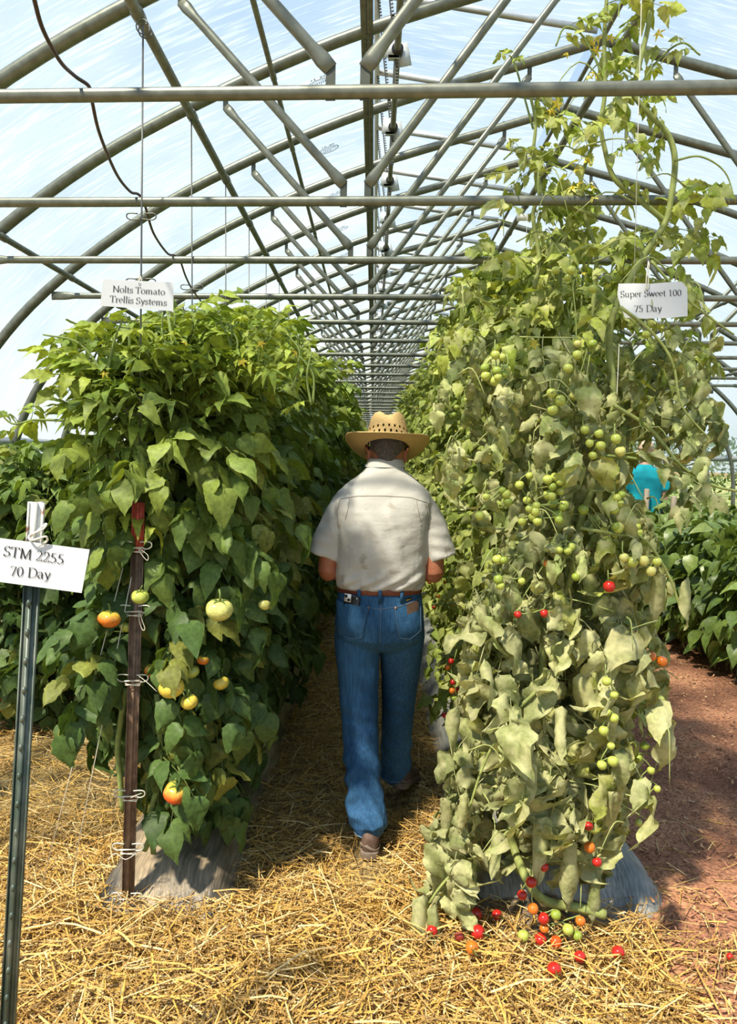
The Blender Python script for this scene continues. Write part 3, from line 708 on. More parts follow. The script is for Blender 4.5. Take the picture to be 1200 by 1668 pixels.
# string tying the STM sign
mb = MB(); mb.tube(spline([px(a_, b_, d_) for a_, b_, d_ in ((46, 876, 1.605), (60, 866, 1.60), (75, 853, 1.61), (70, 862, 1.60), (48, 872, 1.60), (52, 880, 1.59), (74, 874, 1.59), (76, 882, 1.60), (62, 890, 1.59))], 5), .0022, 6)
o = mb.obj('sign_string', 'twine'); shift(o, px(60, 870, 1.60)); tag(o, 'white string knotted round the green post above the STM sign', 'string')
mb = MB(); mb.tube(spline([px(a_, b_, DW-.02) for a_, b_ in ((224, 447), (230, 452), (226, 458), (227, 463), (231, 455), (222, 452))], 4), .0018, 6)
o = mb.obj('sign_string', 'twine'); shift(o, px(227, 455, DW-.02)); tag(o, 'white string holding the Nolts sign on the trellis wire', 'string')
mb = MB(); mb.tube(spline([px(a_, b_, 2.432) for a_, b_ in ((1056, 425), (1053, 445), (1052, 468), (1055, 468), (1056, 445), (1057, 428))], 4), .0018, 6)
o = mb.obj('sign_string', 'twine'); shift(o, px(1054, 445, 2.43)); tag(o, 'white string holding the Super Sweet sign on the vine', 'string')
# brown cable draped over the cross bars
P = [px(x, y, d) for x, y, d in ((47, -40, 1.55), (56, 0, 1.62), (70, 48, 1.70), (98, 100, 1.84), (122, 124, 1.95), (145, 141, 2.02), (150, 165, 2.06), (163, 220, 2.2), (190, 284, 2.5), (212, 312, 2.72), (226, 317, 2.80), (236, 335, 2.86), (250, 380, 3.1), (272, 412, 3.45), (284, 416, 3.62), (293, 424, 3.68), (303, 452, 3.9), (316, 476, 4.2), (335, 500, 4.6))]
mb = MB(); mb.tube(spline(P, 6), .0048, 7); o = mb.obj('hanging_cable', 'cable'); shift(o, P[5]); tag(o, 'dark brown cable draped over the cross bars above the Nolts sign', 'cable')
# spools of string on the ridge pipe
def spool(p, r, w, lab, tail):
    t = thing('string_spool', lab, 'spool', p, 'string spools'); mb = MB(); mb.tube([(-w/2, 0, 0), (w/2, 0, 0)], r*.8, 18); mb.obj('wound_string', 'spool', t)
    for s in (-1, 1): mb = MB(); mb.tube([(s*w/2, 0, 0), (s*(w/2+.004), 0, 0)], r, 18); mb.obj('flange', 'spool', t)
    mb = MB(); hk = [(0, 0, r*.8), (0, 0, r+.03), (0, .02, r+.06)]; mb.tube(spline(hk, 4), .003, 5); mb.obj('hook', 'wire', t)
    mb = MB(); mb.tube([(w*.3, -r*.8, 0), (w*.3, -r*.8, -tail)], .0013, 5); mb.obj('string', 'twine', t)
spool(px(993, 112, 4.1), .034, .07, 'white spool of string under the ridge pipe, the larger one in the vine top', .5)
spool(px(852, 354, 4.6), .025, .06, 'small white spool of string hanging among the cherry vine tops', .5)
for x, y0_, y1_, d, lab in ((1046, -60, 470, 2.5, 'thin white string hanging beside the thick vine above the Super Sweet sign'), (1008, 560, 900, 2.6, 'thin white string inside the nearest cherry vine')):
    mb = MB(); a, b = px(x, y0_, d), px(x-14, y1_, d); mb.tube([a, (a+b)/2, b], .0012, 5); o = mb.obj('hanging_string', 'twine'); shift(o, a); tag(o, lab, 'string')
# film marks
mbp = MB()
for k in range(1, 14):
    d = ty(-.36*H, DK[k]) + .42*H
    q = film_print(d, -.375*H); V = np.concatenate(q.v)
    for kk in (4,):
        mbp.add(V, np.concatenate(q.f[kk]))
    o = q.obj('film_print', 'print', next(o for o in S.objects if o.name == 'ceiling_film'), flat=True)
# ------------------------------------------------------------ leaves
def leaflet(rng, Ln, W, rows, cols, lob, fold, bend, curl, rip, roll=0):
    t = np.linspace(0, 1, rows); s = np.linspace(-1, 1, cols)
    w = W*np.clip(np.sin(PI*np.clip(t, 0, 1)**.58), 0, 1)**1.0*(1.12-.12*t) + .015*W
    T, Sx = np.meshgrid(t, s, indexing='ij'); Wd = w[:, None]*np.ones(cols)
    edge = np.abs(Sx) > .9
    saw = np.where((np.arange(rows) % 2 == 0), -.5, 1.0)[:, None]*np.clip(1-T, 0, 1)
    rl = 1 + lob*saw*edge*(T > .05)*(T < .97)
    X = Sx*Wd*rl; Y = T*Ln + np.where(edge, -.05*Ln*saw*lob*2, 0)
    Z = fold*np.abs(X) - bend*Ln*T**2 - curl*(np.abs(Sx)**2)*Wd*(.4+T) + rip*W*np.sin(9*T+rng.uniform(0, 6)+2*Sx)*np.abs(Sx)
    if roll: Z = Z - W/roll*(1-np.cos(roll*X/W)); X = W/roll*np.sin(roll*X/W)
    V = np.stack([X, Y - .25*bend*Ln*T**2, Z], -1); V[1:-1] += rng.normal(0, .009*Ln, V[1:-1].shape)*(rows > 5); V = V.reshape(-1, 3)
    i, j = np.meshgrid(np.arange(rows-1), np.arange(cols-1), indexing='ij')
    Q = np.stack([i*cols+j, i*cols+j+1, (i+1)*cols+j+1, (i+1)*cols+j], -1).reshape(-1, 4)
    return V, Q
def compound(rng, pairs=3, rows=8, cols=5, W=.27, lob=.22, droop=.35, hang=.5, fold=.25, bend=.25, curl=.2, rip=.12, term=.46, stalk=4, roll=0):
    """pinnate leaf of unit length along +Y; returns vertices, quads, per-vertex shade, stalk mask"""
    Vs, Qs, Cs, Ms = [], [], [], []; n = 0
    def axis(s): return np.array((0.04*math.sin(4*s+ph), s*.82, -droop*s*s + .10*s))
    ph = rng.uniform(0, 6)
    def put(V, Q, c, m):
        nonlocal n
        Vs.append(V); Qs.append(Q+n); Cs.append(np.full(len(V), c)); Ms.append(np.full(len(V), m)); n += len(V)
    ss = np.linspace(0, 1, 6); P = np.array([axis(s) for s in ss]); r = np.linspace(.011, .005, 6)
    th = np.arange(3)*2*PI/3; ring = np.stack([np.cos(th), 0*th, np.sin(th)], -1)
    V = (P[:, None] + r[:, None, None]*ring).reshape(-1, 3); i, j = np.meshgrid(np.arange(5), np.arange(3), indexing='ij'); j2 = (j+1) % 3
    put(V, np.stack([i*3+j, i*3+j2, (i+1)*3+j2, (i+1)*3+j], -1).reshape(-1, 4), 1.0, 1)
    spots = []
    for k in range(pairs):
        s = .34 + .56*k/max(1, pairs-1) if pairs > 1 else .5
        for sd in (-1, 1): spots.append((s + rng.uniform(-.04, .04), sd, (.30 + .10*math.sin(PI*(k+.6)/pairs))*rng.uniform(.85, 1.15)))
        if k < pairs-1 and rows > 5:
            for sd in (-1, 1): spots.append((s + .1 + rng.uniform(-.03, .03), sd, .10*rng.uniform(.8, 1.3)))
    spots.append((1.0, 0, term))
    for s, sd, L in spots:
        small = L < .16
        V, Q = leaflet(rng, L, W*L*1.15*rng.uniform(.9, 1.2), 4 if small and rows > 4 else rows, 3 if small else cols, lob, fold*rng.uniform(.4, 1.3), bend*rng.uniform(.3, 1.8), curl*rng.uniform(.2, 1.8)*(0 if roll else 1), rip, roll*rng.uniform(.4, 1.6))
        az = -sd*rng.uniform(.85, 1.25) if sd else rng.normal(0, .15)
        R = Rz(az)@Rx(-hang*rng.uniform(.3, 1.5) - (droop*.8 if not sd else 0))@Ry(rng.normal(0, .35))
        off = axis(min(s, 1)) + Rz(az)@np.array((0, .03 if sd else 0, 0))
        put(V@R.T + off, Q, rng.uniform(.78, 1.2), 0)
    return np.concatenate(Vs), np.concatenate(Qs), np.concatenate(Cs), np.concatenate(Ms)
R0 = np.random.RandomState(11)
V_dark = [compound(R0, 3, 12, 5, .255, .075, .5, .75, .3, .4, .4, .14, .42) for _ in range(12)]
V_top = [compound(R0, 3, 11, 5, .18, .27, .22, .12, .45, .6, .3, .14, .38) for _ in range(10)]
V_dust = [compound(R0, 3, 12, 7, .26, .11, .65, .95, .25, .6, 1.5, .4, .46, 4, 1.1) for _ in range(14)]
V_vine = [compound(R0, 3, 11, 5, .20, .30, .4, .5, .4, .45, .4, .15, .38) for _ in range(10)]
V_lo = [compound(R0, 3, 5, 3, .25, .12, .45, .7, .25, .35, .3, .1, .42) for _ in range(10)]
V_fine = [compound(R0, 3, 5, 3, .25, .2, .5, .8, .3, .4, .6, .2, .38) for _ in range(12)]
def pepper_leaf(rng, rows=7, cols=5):
    V, Q = leaflet(rng, 1.0, .30, rows, cols, .0, .35, rng.uniform(.2, .7), .2, .06)
    return V, Q, np.full(len(V), 1.0), np.zeros(len(V))
V_roll = []
for _ in range(6):
    V, Q = leaflet(R0, 1.0, .24, 14, 9, .05, 0, R0.uniform(.0, .35), 0, .14, R0.uniform(1.7, 2.5)); V_roll.append((V, Q, np.full(len(V), 1.0), np.zeros(len(V))))
V_pep = [pepper_leaf(R0) for _ in range(8)]
def sway(x0, y0, z0, z1, rng, amp=.06, n=7):
    z = np.linspace(z0, z1, n); return np.stack([x0 + amp*np.sin(2.1*z+rng.uniform(0, 6)) - amp*math.sin(0), y0 + amp*np.cos(1.7*z+rng.uniform(0, 6)), z], -1)
class Plant:
    """foliage, stems and fruit of one plant, in world coordinates until built"""
    def __init__(s, rng, origin): s.rng = rng; s.o = np.array(origin, float); s.fol = MB(); s.stem = MB(); s.fl = []; s.ok = None; s.nl = 0
    def leaf(s, var, base, az, el, L, col, roll=None, stalkcol=(.16, .22, .06), test=True):
        V, Q, C, M = var[s.rng.randint(len(var))]
        R = Rz(az)@Rx(el)@Ry(s.rng.normal(0, .3) if roll is None else roll)
        P = V*L@R.T + base
        if test and s.ok is not None and not s.ok(P): return False
        c = np.where(M[:, None] > 0, np.array(stalkcol), np.array(col)*C[:, None])
        s.fol.add(P - s.o, Q, c); s.nl += 1; return True
    def build(s, name, label, cat, group, mf, fname='foliage'):
        t = thing(name, label, cat, s.o, group)
        if s.fol.n: s.fol.obj(fname, mf, t)
        if s.stem.n: s.stem.obj('stem', 'stem', t)
        for p, r, e_ in s.fl:
            o = bpy.data.objects.new('flower', FLM); COL.objects.link(o); o.parent = t; o.location = Vector(p); o.scale = (r, r, r); o.rotation_euler = e_
        s.t = t; return t
STEMC = (.20, .26, .07)
def flower_mesh():
    mb = MB(); V = [(0, 0, 0), (0, 0, .6)]; Q = []; n = 2
    for k in range(5):
        a = k*2*PI/5; d = np.array((math.cos(a), math.sin(a), 0)); q = np.array((-math.sin(a), math.cos(a), 0))
        V += [d*.5+q*.2+(0, 0, .1), d*1.1+(0, 0, -.25), d*.5-q*.2+(0, 0, .1), d*.10+q*.10+(0, 0, .3)]; Q += [(0, n, n+1, n+2), (0, n, 1, n+3)]; n += 4
    mb.add(np.array([np.array(v, float) for v in V]), Q); me = mb.mesh('flower'); me.materials.append(MT['flower']); return me
FLM = flower_mesh()
def flower(lst, p, r, rng): lst.append((np.array(p), r, (rng.uniform(-1, 1), rng.uniform(-1, 1), rng.uniform(0, 6))))
# fruit
def tomato_mesh(r, lob, flat, col, col2=None, n=20, m=12):
    mb = MB(); ph = np.linspace(.04, PI-.04, m); th = np.arange(n)*2*PI/n
    PH, TH = np.meshgrid(ph, th, indexing='ij'); rr = r*(1 + lob*np.cos(5*TH+.6)*np.sin(PH)**2*np.clip(np.cos(PH)+.6, 0, 1.2))
    Z = np.cos(PH)*r*flat - r*.22*np.exp(-(PH/.42)**2); V = np.stack([rr*np.sin(PH)*np.cos(TH), rr*np.sin(PH)*np.sin(TH), Z], -1)[::-1]
    c = np.array(col)*np.ones((m, n, 3))
    if col2 is not None: k = np.clip((np.cos(PH)+.1)/1.0, 0, 1)[::-1][..., None]; c = c*(1-k) + np.array(col2)*k
    base = mb.n; mb.rings(V, True); mb.c[-1][:, :3] = c.reshape(-1, 3)
    return mb.mesh('tomato')
def calyx_mesh(r, flat):
    mb = MB()
    for k in range(5):
        a = k*2*PI/5; d = np.array((math.cos(a), math.sin(a), 0)); q = np.array((-d[1], d[0], 0)); z0 = r*flat*.86
        V = np.array([(0, 0, z0), d*r*.35+q*r*.1+(0, 0, z0+r*.10), d*r*.8+(0, 0, z0*.92+r*.05), d*r*.35-q*r*.1+(0, 0, z0+r*.10)]); mb.add(V, [(0, 1, 2, 3)], (.13, .2, .04))
    mb.tube([(0, 0, r*flat*.8), (.1*r, 0, r*(flat+.35)), (.3*r, .1*r, r*(flat+.7))], r*.07, 6, col=(.16, .22, .06)); return mb.mesh('calyx')
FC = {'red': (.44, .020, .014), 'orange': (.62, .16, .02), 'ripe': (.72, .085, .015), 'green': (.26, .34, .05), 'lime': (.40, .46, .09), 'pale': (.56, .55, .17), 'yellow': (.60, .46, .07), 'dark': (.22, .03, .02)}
CH_R = .0145
CM = {k: tomato_mesh(1.0, .0, 1.0, FC[k], None, 12, 8) for k in FC}
for me in CM.values(): me.materials.append(MT['fruit'])
CALM = calyx_mesh(1.0, 1.0); CALM.materials.append(MT['stem'])
BM = {k: tomato_mesh(1.0, .06, .82, FC[k], FC['yellow'] if k in ('ripe', 'orange') else None, 24, 14) for k in ('ripe', 'orange', 'pale', 'yellow', 'lime', 'green', 'red')}
for me in BM.values(): me.materials.append(MT['fruit'])
CALB = calyx_mesh(1.0, .75); CALB.materials.append(MT['stem'])
def fruit(parent, p, r, kind, big, rng, calyx=True, name='tomato', label=None):
    o = bpy.data.objects.new(name, (BM if big else CM)[kind]); COL.objects.link(o); o.parent = parent
    o.location = Vector(p); o.scale = (r, r, r*rng.uniform(.92, 1.05)); o.rotation_euler = (rng.uniform(-.3, .3), rng.uniform(-.3, .3), rng.uniform(0, 6))
    if calyx:
        c = bpy.data.objects.new('calyx', CALB if big else CALM); COL.objects.link(c); c.parent = o
    return o

# ------------------------------------------------------------ which leaf positions the photograph leaves clear
def inpoly(x, y, poly):
    x = np.asarray(x); y = np.asarray(y); r = np.zeros(x.shape, bool); n = len(poly)
    for i in range(n):
        x1, y1 = poly[i]; x2, y2 = poly[(i+1) % n]
        if y1 != y2: r ^= ((y1 > y) != (y2 > y)) & (x < (x2-x1)*(y-y1)/(y2-y1) + x1)
    return r
POLY_L = [(62, 540), (160, 508), (240, 498), (330, 474), (400, 472), (450, 492), (520, 520), (582, 575), (590, 640), (560, 720), (552, 900), (545, 1000), (520, 1090), (470, 1130), (430, 1250), (405, 1330), (390, 1395), (240, 1385), (225, 1300), (190, 1250), (150, 1235), (60, 1225), (55, 1120), (90, 1010), (140, 960), (80, 870), (70, 760), (66, 640)]
POLY_R = [(655, 1560), (668, 1380), (700, 1290), (745, 1130), (735, 960), (700, 780), (650, 690), (655, 620), (720, 520), (780, 300), (815, 200), (850, 110), (900, 40), (950, -40), (1130, -40), (1145, 110), (1090, 200), (1110, 280), (1200, 300), (1200, 560), (1170, 640), (1185, 700), (1165, 770), (1110, 790), (1085, 860), (1110, 950), (1090, 1050), (1092, 1240), (1065, 1350), (1000, 1400), (985, 1480), (940, 1470), (900, 1440), (850, 1400), (800, 1440), (760, 1490), (720, 1480), (690, 1560)]
FRUIT_L = [(178, 1008, 18, 'orange'), (357, 993, 22, 'pale'), (280, 1120, 21, 'yellow'), (308, 1143, 14, 'yellow'), (305, 1165, 13, 'yellow'), (287, 1291, 21, 'ripe'), (247, 1092, 12, 'orange'), (431, 985, 10, 'pale'), (216, 737, 13, 'lime'), (360, 1113, 13, 'yellow'), (312, 1094, 13, 'lime'), (228, 972, 14, 'lime'), (206, 1020, 11, 'lime'), (330, 1075, 10, 'orange')]
CLEAR = [(x, y, r*1.02, 2.52) for x, y, r, k in FRUIT_L if r > 13] + [(222, 480, 75, 2.9), (222, 430, 50, 2.9)]
CLEAR_R = [(905, 1515, 58, 2.63), (860, 1445, 30, 2.65), (840, 1385, 20, 2.68), (1062, 488, 66, 2.6), (1062, 425, 20, 2.6), (1075, 590, 30, 2.2), (1070, 765, 26, 9), (1048, 792, 16, 9)]
MAN_BOX = [(575, 745), (560, 715), (585, 690), (632, 665), (685, 690), (706, 716), (680, 748), (720, 800), (752, 895), (733, 950), (695, 960), (695, 1050), (660, 1250), (665, 1310), (645, 1425), (585, 1425), (575, 1340), (560, 1200), (545, 1060), (520, 950), (508, 895), (540, 800)]
def make_ok(poly, clear, sub=3, man=True, frac=.12, stake=False, xl=None):
    def ok(P):
        x, y, d = proj(P[::sub])
        if poly is not None and (~inpoly(x, y, poly)).mean() > frac: return False
        for cx, cy, r, dd in clear:
            k = ((x-cx)**2 + (y-cy)**2 < r*r) & (d < dd)
            if k.mean() > .04: return False
        if man and (inpoly(x, y, MAN_BOX) & (d < 3.35)).mean() > .04: return False
        if stake:
            f = np.clip((1510-y)/692, 0, 1); sx = 208+18*f
            if (((np.abs(x-sx) < 14) & (y > 815) & (y < 1515) & (d < DW)).mean() > .02) and np.random.RandomState(int(abs(x[0])*7) % 9999).rand() > .05: return False
        if xl is not None:
            lim = np.where(P[::sub, 2] > .9, xl[0], xl[1]) + .13*math.sin(97.3*P[0, 0]+61.7*P[0, 2]+33.1*P[0, 1])
            if (((P[::sub, 0] - lim)*xl[2]) > 0).mean() > .05: return False
        if ((np.abs(x-48) < 110) & (y > 870) & (y < 966) & (d < 1.65)).any(): return False
        return True
    return ok
def lerp(a, b, t): return np.array(a)*(1-t) + np.array(b)*t
DARK = ((.060, .115, .028), (.115, .185, .045)); TOP = ((.26, .37, .045), (.42, .48, .07))  # TOP: yellow-green of young leaves, brightened to paint sunlight on the crown
def hedge_plant(rng, x, y, ztop, rad, n, var_lo, var_hi, cols, topcols, L=(.30, .46), zlow=.28, stems=3, ok=None, nst=6, tz=.46, stalk=(.14, .19, .05), dens_pow=1.0):
    p = Plant(rng, (x, y, .02)); p.ok = ok; ax = []
    for k in range(stems):
        bx, by = x + rng.uniform(-.10, .10), y + rng.uniform(-.15, .15)
        A = sway(bx, by, .03, ztop*rng.uniform(.86, 1.0), rng, .07, nst); A[0] = (x+rng.uniform(-.05, .05), y+rng.uniform(-.08, .08), .02); ax.append(A)
        p.stem.tube(A - p.o, np.linspace(.012, .005, nst), 6, col=STEMC)
    for _ in range(n):
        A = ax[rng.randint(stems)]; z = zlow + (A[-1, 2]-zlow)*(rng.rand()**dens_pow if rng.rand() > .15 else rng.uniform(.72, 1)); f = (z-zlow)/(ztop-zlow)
        b = np.array([np.interp(z, A[:, 2], A[:, i]) for i in range(3)]); r_ = rad*(1.0 - .35*max(0, f-.8)/.2)*(1-.25*max(0, .2-f)/.2)
        az = rng.uniform(0, 2*PI); out = rng.uniform(0, 1)**.7*r_*.42; b = b + np.array((-math.sin(az), math.cos(az), 0))*out
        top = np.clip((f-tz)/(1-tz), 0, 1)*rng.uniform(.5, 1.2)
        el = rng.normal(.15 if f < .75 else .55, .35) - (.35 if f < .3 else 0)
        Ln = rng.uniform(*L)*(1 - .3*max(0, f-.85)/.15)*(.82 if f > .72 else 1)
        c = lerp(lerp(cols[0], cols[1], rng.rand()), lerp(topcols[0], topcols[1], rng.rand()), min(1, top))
        if rng.rand() < .08: c = lerp(c, (.30, .30, .06), .6)
        p.leaf(var_hi if f > .72 else var_lo, b, az + rng.normal(0, .4), el, Ln, c, stalkcol=stalk)
    return p
# ------------------------------------------------------------ wired tomato row (beside the rusty stake)
LX = -.78
XLL = (-.24, -.40, 1); XLR = (.31, .31, -1)
okL = make_ok(POLY_L, CLEAR, stake=True, xl=XLL)
rg = np.random.RandomState(21)
GL_ = 'tomato plants of the wired row'
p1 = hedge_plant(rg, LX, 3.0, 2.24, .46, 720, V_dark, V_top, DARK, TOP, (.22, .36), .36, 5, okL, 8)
# outstretched shoots at the left edge
def shoot(p, pts, d, r0_, var, L, n, col, seed, okf=None, dz=0, thick_end=.003, hang=0):
    P = spline(np.array([px(a, b, d if np.isscalar(d) else dd) for (a, b), dd in zip(pts, [d]*len(pts) if np.isscalar(d) else d)]), 6)
    p.stem.tube(P - p.o, np.linspace(r0_, thick_end, len(P)), 7, col=STEMC); rg_ = np.random.RandomState(seed); old = p.ok; p.ok = okf
    for i in range(n):
        f = (i+.6)/n; q = P[int(f*(len(P)-1))]; T = P[min(len(P)-1, int(f*(len(P)-1))+1)] - q
        az = rg_.uniform(0, 2*PI) if i % 2 else rg_.choice([PI/2, -PI/2]) + rg_.normal(0, .5)
        p.leaf(var, q, az, rg_.normal(.25, .3)-hang, rg_.uniform(*L)*(1-.25*f), lerp(col[0], col[1], rg_.rand()), stalkcol=(.2, .26, .07))
    p.ok = old; return P
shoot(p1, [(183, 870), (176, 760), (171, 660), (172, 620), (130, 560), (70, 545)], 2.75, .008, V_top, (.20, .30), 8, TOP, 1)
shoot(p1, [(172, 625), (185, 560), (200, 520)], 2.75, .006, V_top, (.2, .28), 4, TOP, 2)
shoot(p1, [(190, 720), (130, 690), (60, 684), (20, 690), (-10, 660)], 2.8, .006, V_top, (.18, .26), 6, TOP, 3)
for xs, ys in (((200, 195, 192, 205), (1320, 1260, 1210, 1120)), ((215, 218, 214, 225), (1340, 1280, 1220, 1130)), ((250, 245, 262, 255), (1390, 1330, 1250, 1130)), ((235, 262, 290, 300), (1385, 1330, 1270, 1160))):
    P = spline([px(a, b, 2.78) for a, b in zip(xs, ys)], 6); p1.stem.tube(P-p1.o, .011, 8, col=(.24, .30, .09))
rg2 = np.random.RandomState(5)
for x, y in ((395, 590), (170, 610), (300, 560), (480, 575), (425, 560)): flower(p1.fl, px(x, y, 2.62)-p1.o, .018, rg2)
qs = np.random.RandomState(14)
for i in range(40):           # young shoots standing up out of the crown
    x, y, d = qs.uniform(150, 520), 0, qs.uniform(2.75, 3.3); y = np.interp(x, [150, 230, 340, 440, 520], [560, 545, 515, 530, 570]) + qs.uniform(0, 50)
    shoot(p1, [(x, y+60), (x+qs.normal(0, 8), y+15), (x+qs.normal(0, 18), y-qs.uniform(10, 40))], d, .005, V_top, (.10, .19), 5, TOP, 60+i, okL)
t1 = p1.build('tomato_plant', 'large leafy tomato plant right behind the rusty stake, bearing big orange and yellow tomatoes', 'tomato plant', GL_, 'leaf_dark')
for x, y, r, k in FRUIT_L:
    d = 2.60 if r > 13 else 2.72; fruit(t1, px(x, y, d)-np.array(t1.location), r*d/F*1.03, k, True, rg2)
names2 = ['second tomato plant behind the rusty stake, under the wires', 'third tomato plant behind the rusty stake, under the wires', 'fourth tomato plant behind the rusty stake, under the wires']
for k in range(3):
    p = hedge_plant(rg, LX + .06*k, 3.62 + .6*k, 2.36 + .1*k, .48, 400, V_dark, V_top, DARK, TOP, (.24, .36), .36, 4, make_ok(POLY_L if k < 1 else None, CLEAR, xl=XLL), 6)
    t = p.build('tomato_plant', names2[k], 'tomato plant', GL_, 'leaf_dark')
    for j in range(4 if k < 2 else 0):
        fruit(t, (rg.uniform(.15, .35), rg.uniform(-.4, .2), rg.uniform(.6, 1.2)), .036, rg.choice(['pale', 'yellow', 'lime']), True, rg2)
protos = []
for k in range(3):
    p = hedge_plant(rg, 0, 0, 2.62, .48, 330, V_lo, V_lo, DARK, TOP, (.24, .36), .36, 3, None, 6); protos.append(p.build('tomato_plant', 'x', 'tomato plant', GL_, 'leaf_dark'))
for i in range(27):
    t = protos[i] if i < 3 else dup(protos[i % 3]); t.location = (LX + .08 + rg.uniform(-.04, .04), 5.42 + .62*i, .02); t.rotation_euler = (0, 0, rg.uniform(0, 6.28) if i >= 3 else 0); t.scale = (1, 1, rg.uniform(.95, 1.03))
    t['label'] = 'leafy tomato plant deep in the wired row, beyond the fourth from the rusty stake'

# ------------------------------------------------------------ cherry tomato row (with the Super Sweet sign)
RXC = .74
DUST = ((.24, .275, .10), (.40, .41, .19)); LIGHT = ((.25, .33, .06), (.44, .48, .13)); VINE = ((.24, .33, .05), (.40, .45, .09))
GR_ = 'cherry tomato plants'
okR = make_ok(POLY_R, CLEAR_R)
rr_ = np.random.RandomState(33)
r1 = Plant(rr_, (.70, 2.78, .03)); r1.ok = okR
def vine(pts, d, r0_, r1_, col=(.25, .29, .09)):
    dd = [d]*len(pts) if np.isscalar(d) else d
    P = spline(np.array([px(a, b, q) for (a, b), q in zip(pts, dd)]), 7); r1.stem.tube(P - r1.o, np.linspace(r0_, r1_, len(P)), 8, col=col); return P
VN = []
VN.append(vine([(985, 1490), (940, 1478), (890, 1468), (862, 1440), (838, 1385), (832, 1340), (858, 1240), (880, 1120), (890, 1010), (922, 960), (938, 900), (948, 840), (985, 740), (1000, 650), (992, 560), (1003, 500), (1040, 430), (1082, 365), (1093, 320), (1099, 262), (1088, 220), (1060, 188), (1032, 152), (1040, 110), (1056, 40), (1062, -20)], [2.56]*4 + [2.68]*6 + [2.62]*16, .017, .0075))
VN.append(vine([(1085, 362), (1040, 325), (1000, 290), (984, 240), (978, 200), (985, 150), (984, 60), (990, -30)], 2.64, .010, .006))
VN.append(vine([(870, 470), (878, 420), (868, 350), (880, 310), (868, 260), (872, 200), (862, 150)], 2.85, .009, .005))
VN.append(vine([(960, 560), (968, 470), (970, 410), (952, 350), (945, 300), (960, 250), (985, 190)], 2.8, .009, .006))
VN.append(vine([(968, 352), (920, 335), (880, 320), (878, 270)], 2.8, .009, .006))
VN.append(vine([(915, 640), (918, 560), (912, 470), (918, 400), (908, 330)], 3.0, .009, .005))
VN.append(vine([(1000, 660), (1060, 700), (1110, 760), (1160, 790), (1200, 800)], 2.5, .007, .004))
VN.append(vine([(1010, 500), (1060, 540), (1095, 590), (1110, 660), (1150, 710)], 2.45, .006, .003))
VN.append(vine([(1060, 425), (1110, 480), (1160, 520), (1195, 545)], 2.5, .005, .003))
VN.append(vine([(1098, 262), (1140, 255), (1180, 280), (1198, 330)], 2.6, .004, .002))
VN.append(vine([(832, 1350), (790, 1390), (740, 1420), (700, 1470), (680, 1530)], 2.6, .007, .004))
VN.append(vine([(880, 1120), (830, 1170), (790, 1240), (760, 1330)], 2.55, .007, .004))
VN.append(vine([(945, 860), (1000, 870), (1050, 880), (1090, 940), (1110, 1000)], 2.5, .006, .004))
# big dusty leaves on the lower vine
def region_leaves(n, poly_y, dens, var, L, cols, dr, el0, seed, keep=None, axis_x=None, okf=None):
    q = np.random.RandomState(seed); c = 0; tries = 0
    while c < n and tries < n*14:
        tries += 1; x, y = q.uniform(650, 1200), q.uniform(*poly_y)
        if not inpoly(np.array([x]), np.array([y]), POLY_R)[0] or q.rand() > dens(x, y): continue
        b = px(x, y, q.uniform(*dr)); ax = np.interp(y, [400, 900, 1300, 1500], [980, 930, 880, 830]); side = (x-ax)/160
        az = -math.atan2(side + q.normal(0, .5), -.8 + q.normal(0, .5)) if True else 0
        az = math.atan2(-(side + q.normal(0, .45)), -.7 + q.normal(0, .45))
        col = lerp(cols[0], cols[1], q.rand())
        if q.rand() < .12: col = lerp(col, (.30, .33, .05), .7)
        Ln = q.uniform(*L); back = Rz(az)@np.array((0, 1., 0))*Ln*.45
        if r1.leaf(var, b - back + (0, 0, Ln*.25), az, q.normal(el0, .35), Ln, col, stalkcol=(.26, .29, .12)): c += 1
    return c
n1 = region_leaves(125, (980, 1300), lambda x, y: 1, V_dust, (.24, .42), DUST, (2.5, 2.85), -.6, 41)
n1b = region_leaves(48, (1230, 1540), lambda x, y: 1 if x < 830 or y < 1380 else .35, V_dust, (.24, .40), DUST, (2.5, 2.8), -1.0, 45)
q_ = np.random.RandomState(4); old_ = r1.ok; r1.ok = None
for x, y, ln, d in ((690, 1455, 120, 2.55), (708, 1470, 90, 2.52), (722, 1300, 95, 2.56), (760, 1290, 80, 2.5), (768, 1385, 110, 2.56), (890, 1330, 125, 2.5), (935, 1370, 135, 2.5), (975, 1430, 90, 2.55), (862, 1240, 90, 2.48), (1010, 1290, 110, 2.52), (805, 1350, 85, 2.55), (820, 1180, 100, 2.46), (745, 1150, 85, 2.5), (1120, 940, 90, 2.5), (1075, 935, 90, 2.52), (1000, 1150, 80, 2.46), (915, 1150, 90, 2.46)):
    for k in range(1): r1.leaf(V_roll, px(x, y, d), PI + q_.normal(0, .5), -1.35 + q_.normal(0, .15), ln*d/F, lerp(DUST[0], DUST[1], q_.rand()))
r1.ok = old_
n2_ = region_leaves(170, (560, 1010), lambda x, y: 1 if x > 800 else .3, V_dust, (.16, .30), ((.21, .27, .085), (.35, .38, .15)), (2.5, 3.0), -.3, 42)
n3 = region_leaves(75, (200, 620), lambda x, y: .25+.75*(y > 380), V_vine, (.12, .23), VINE, (2.6, 3.0), -.1, 43)
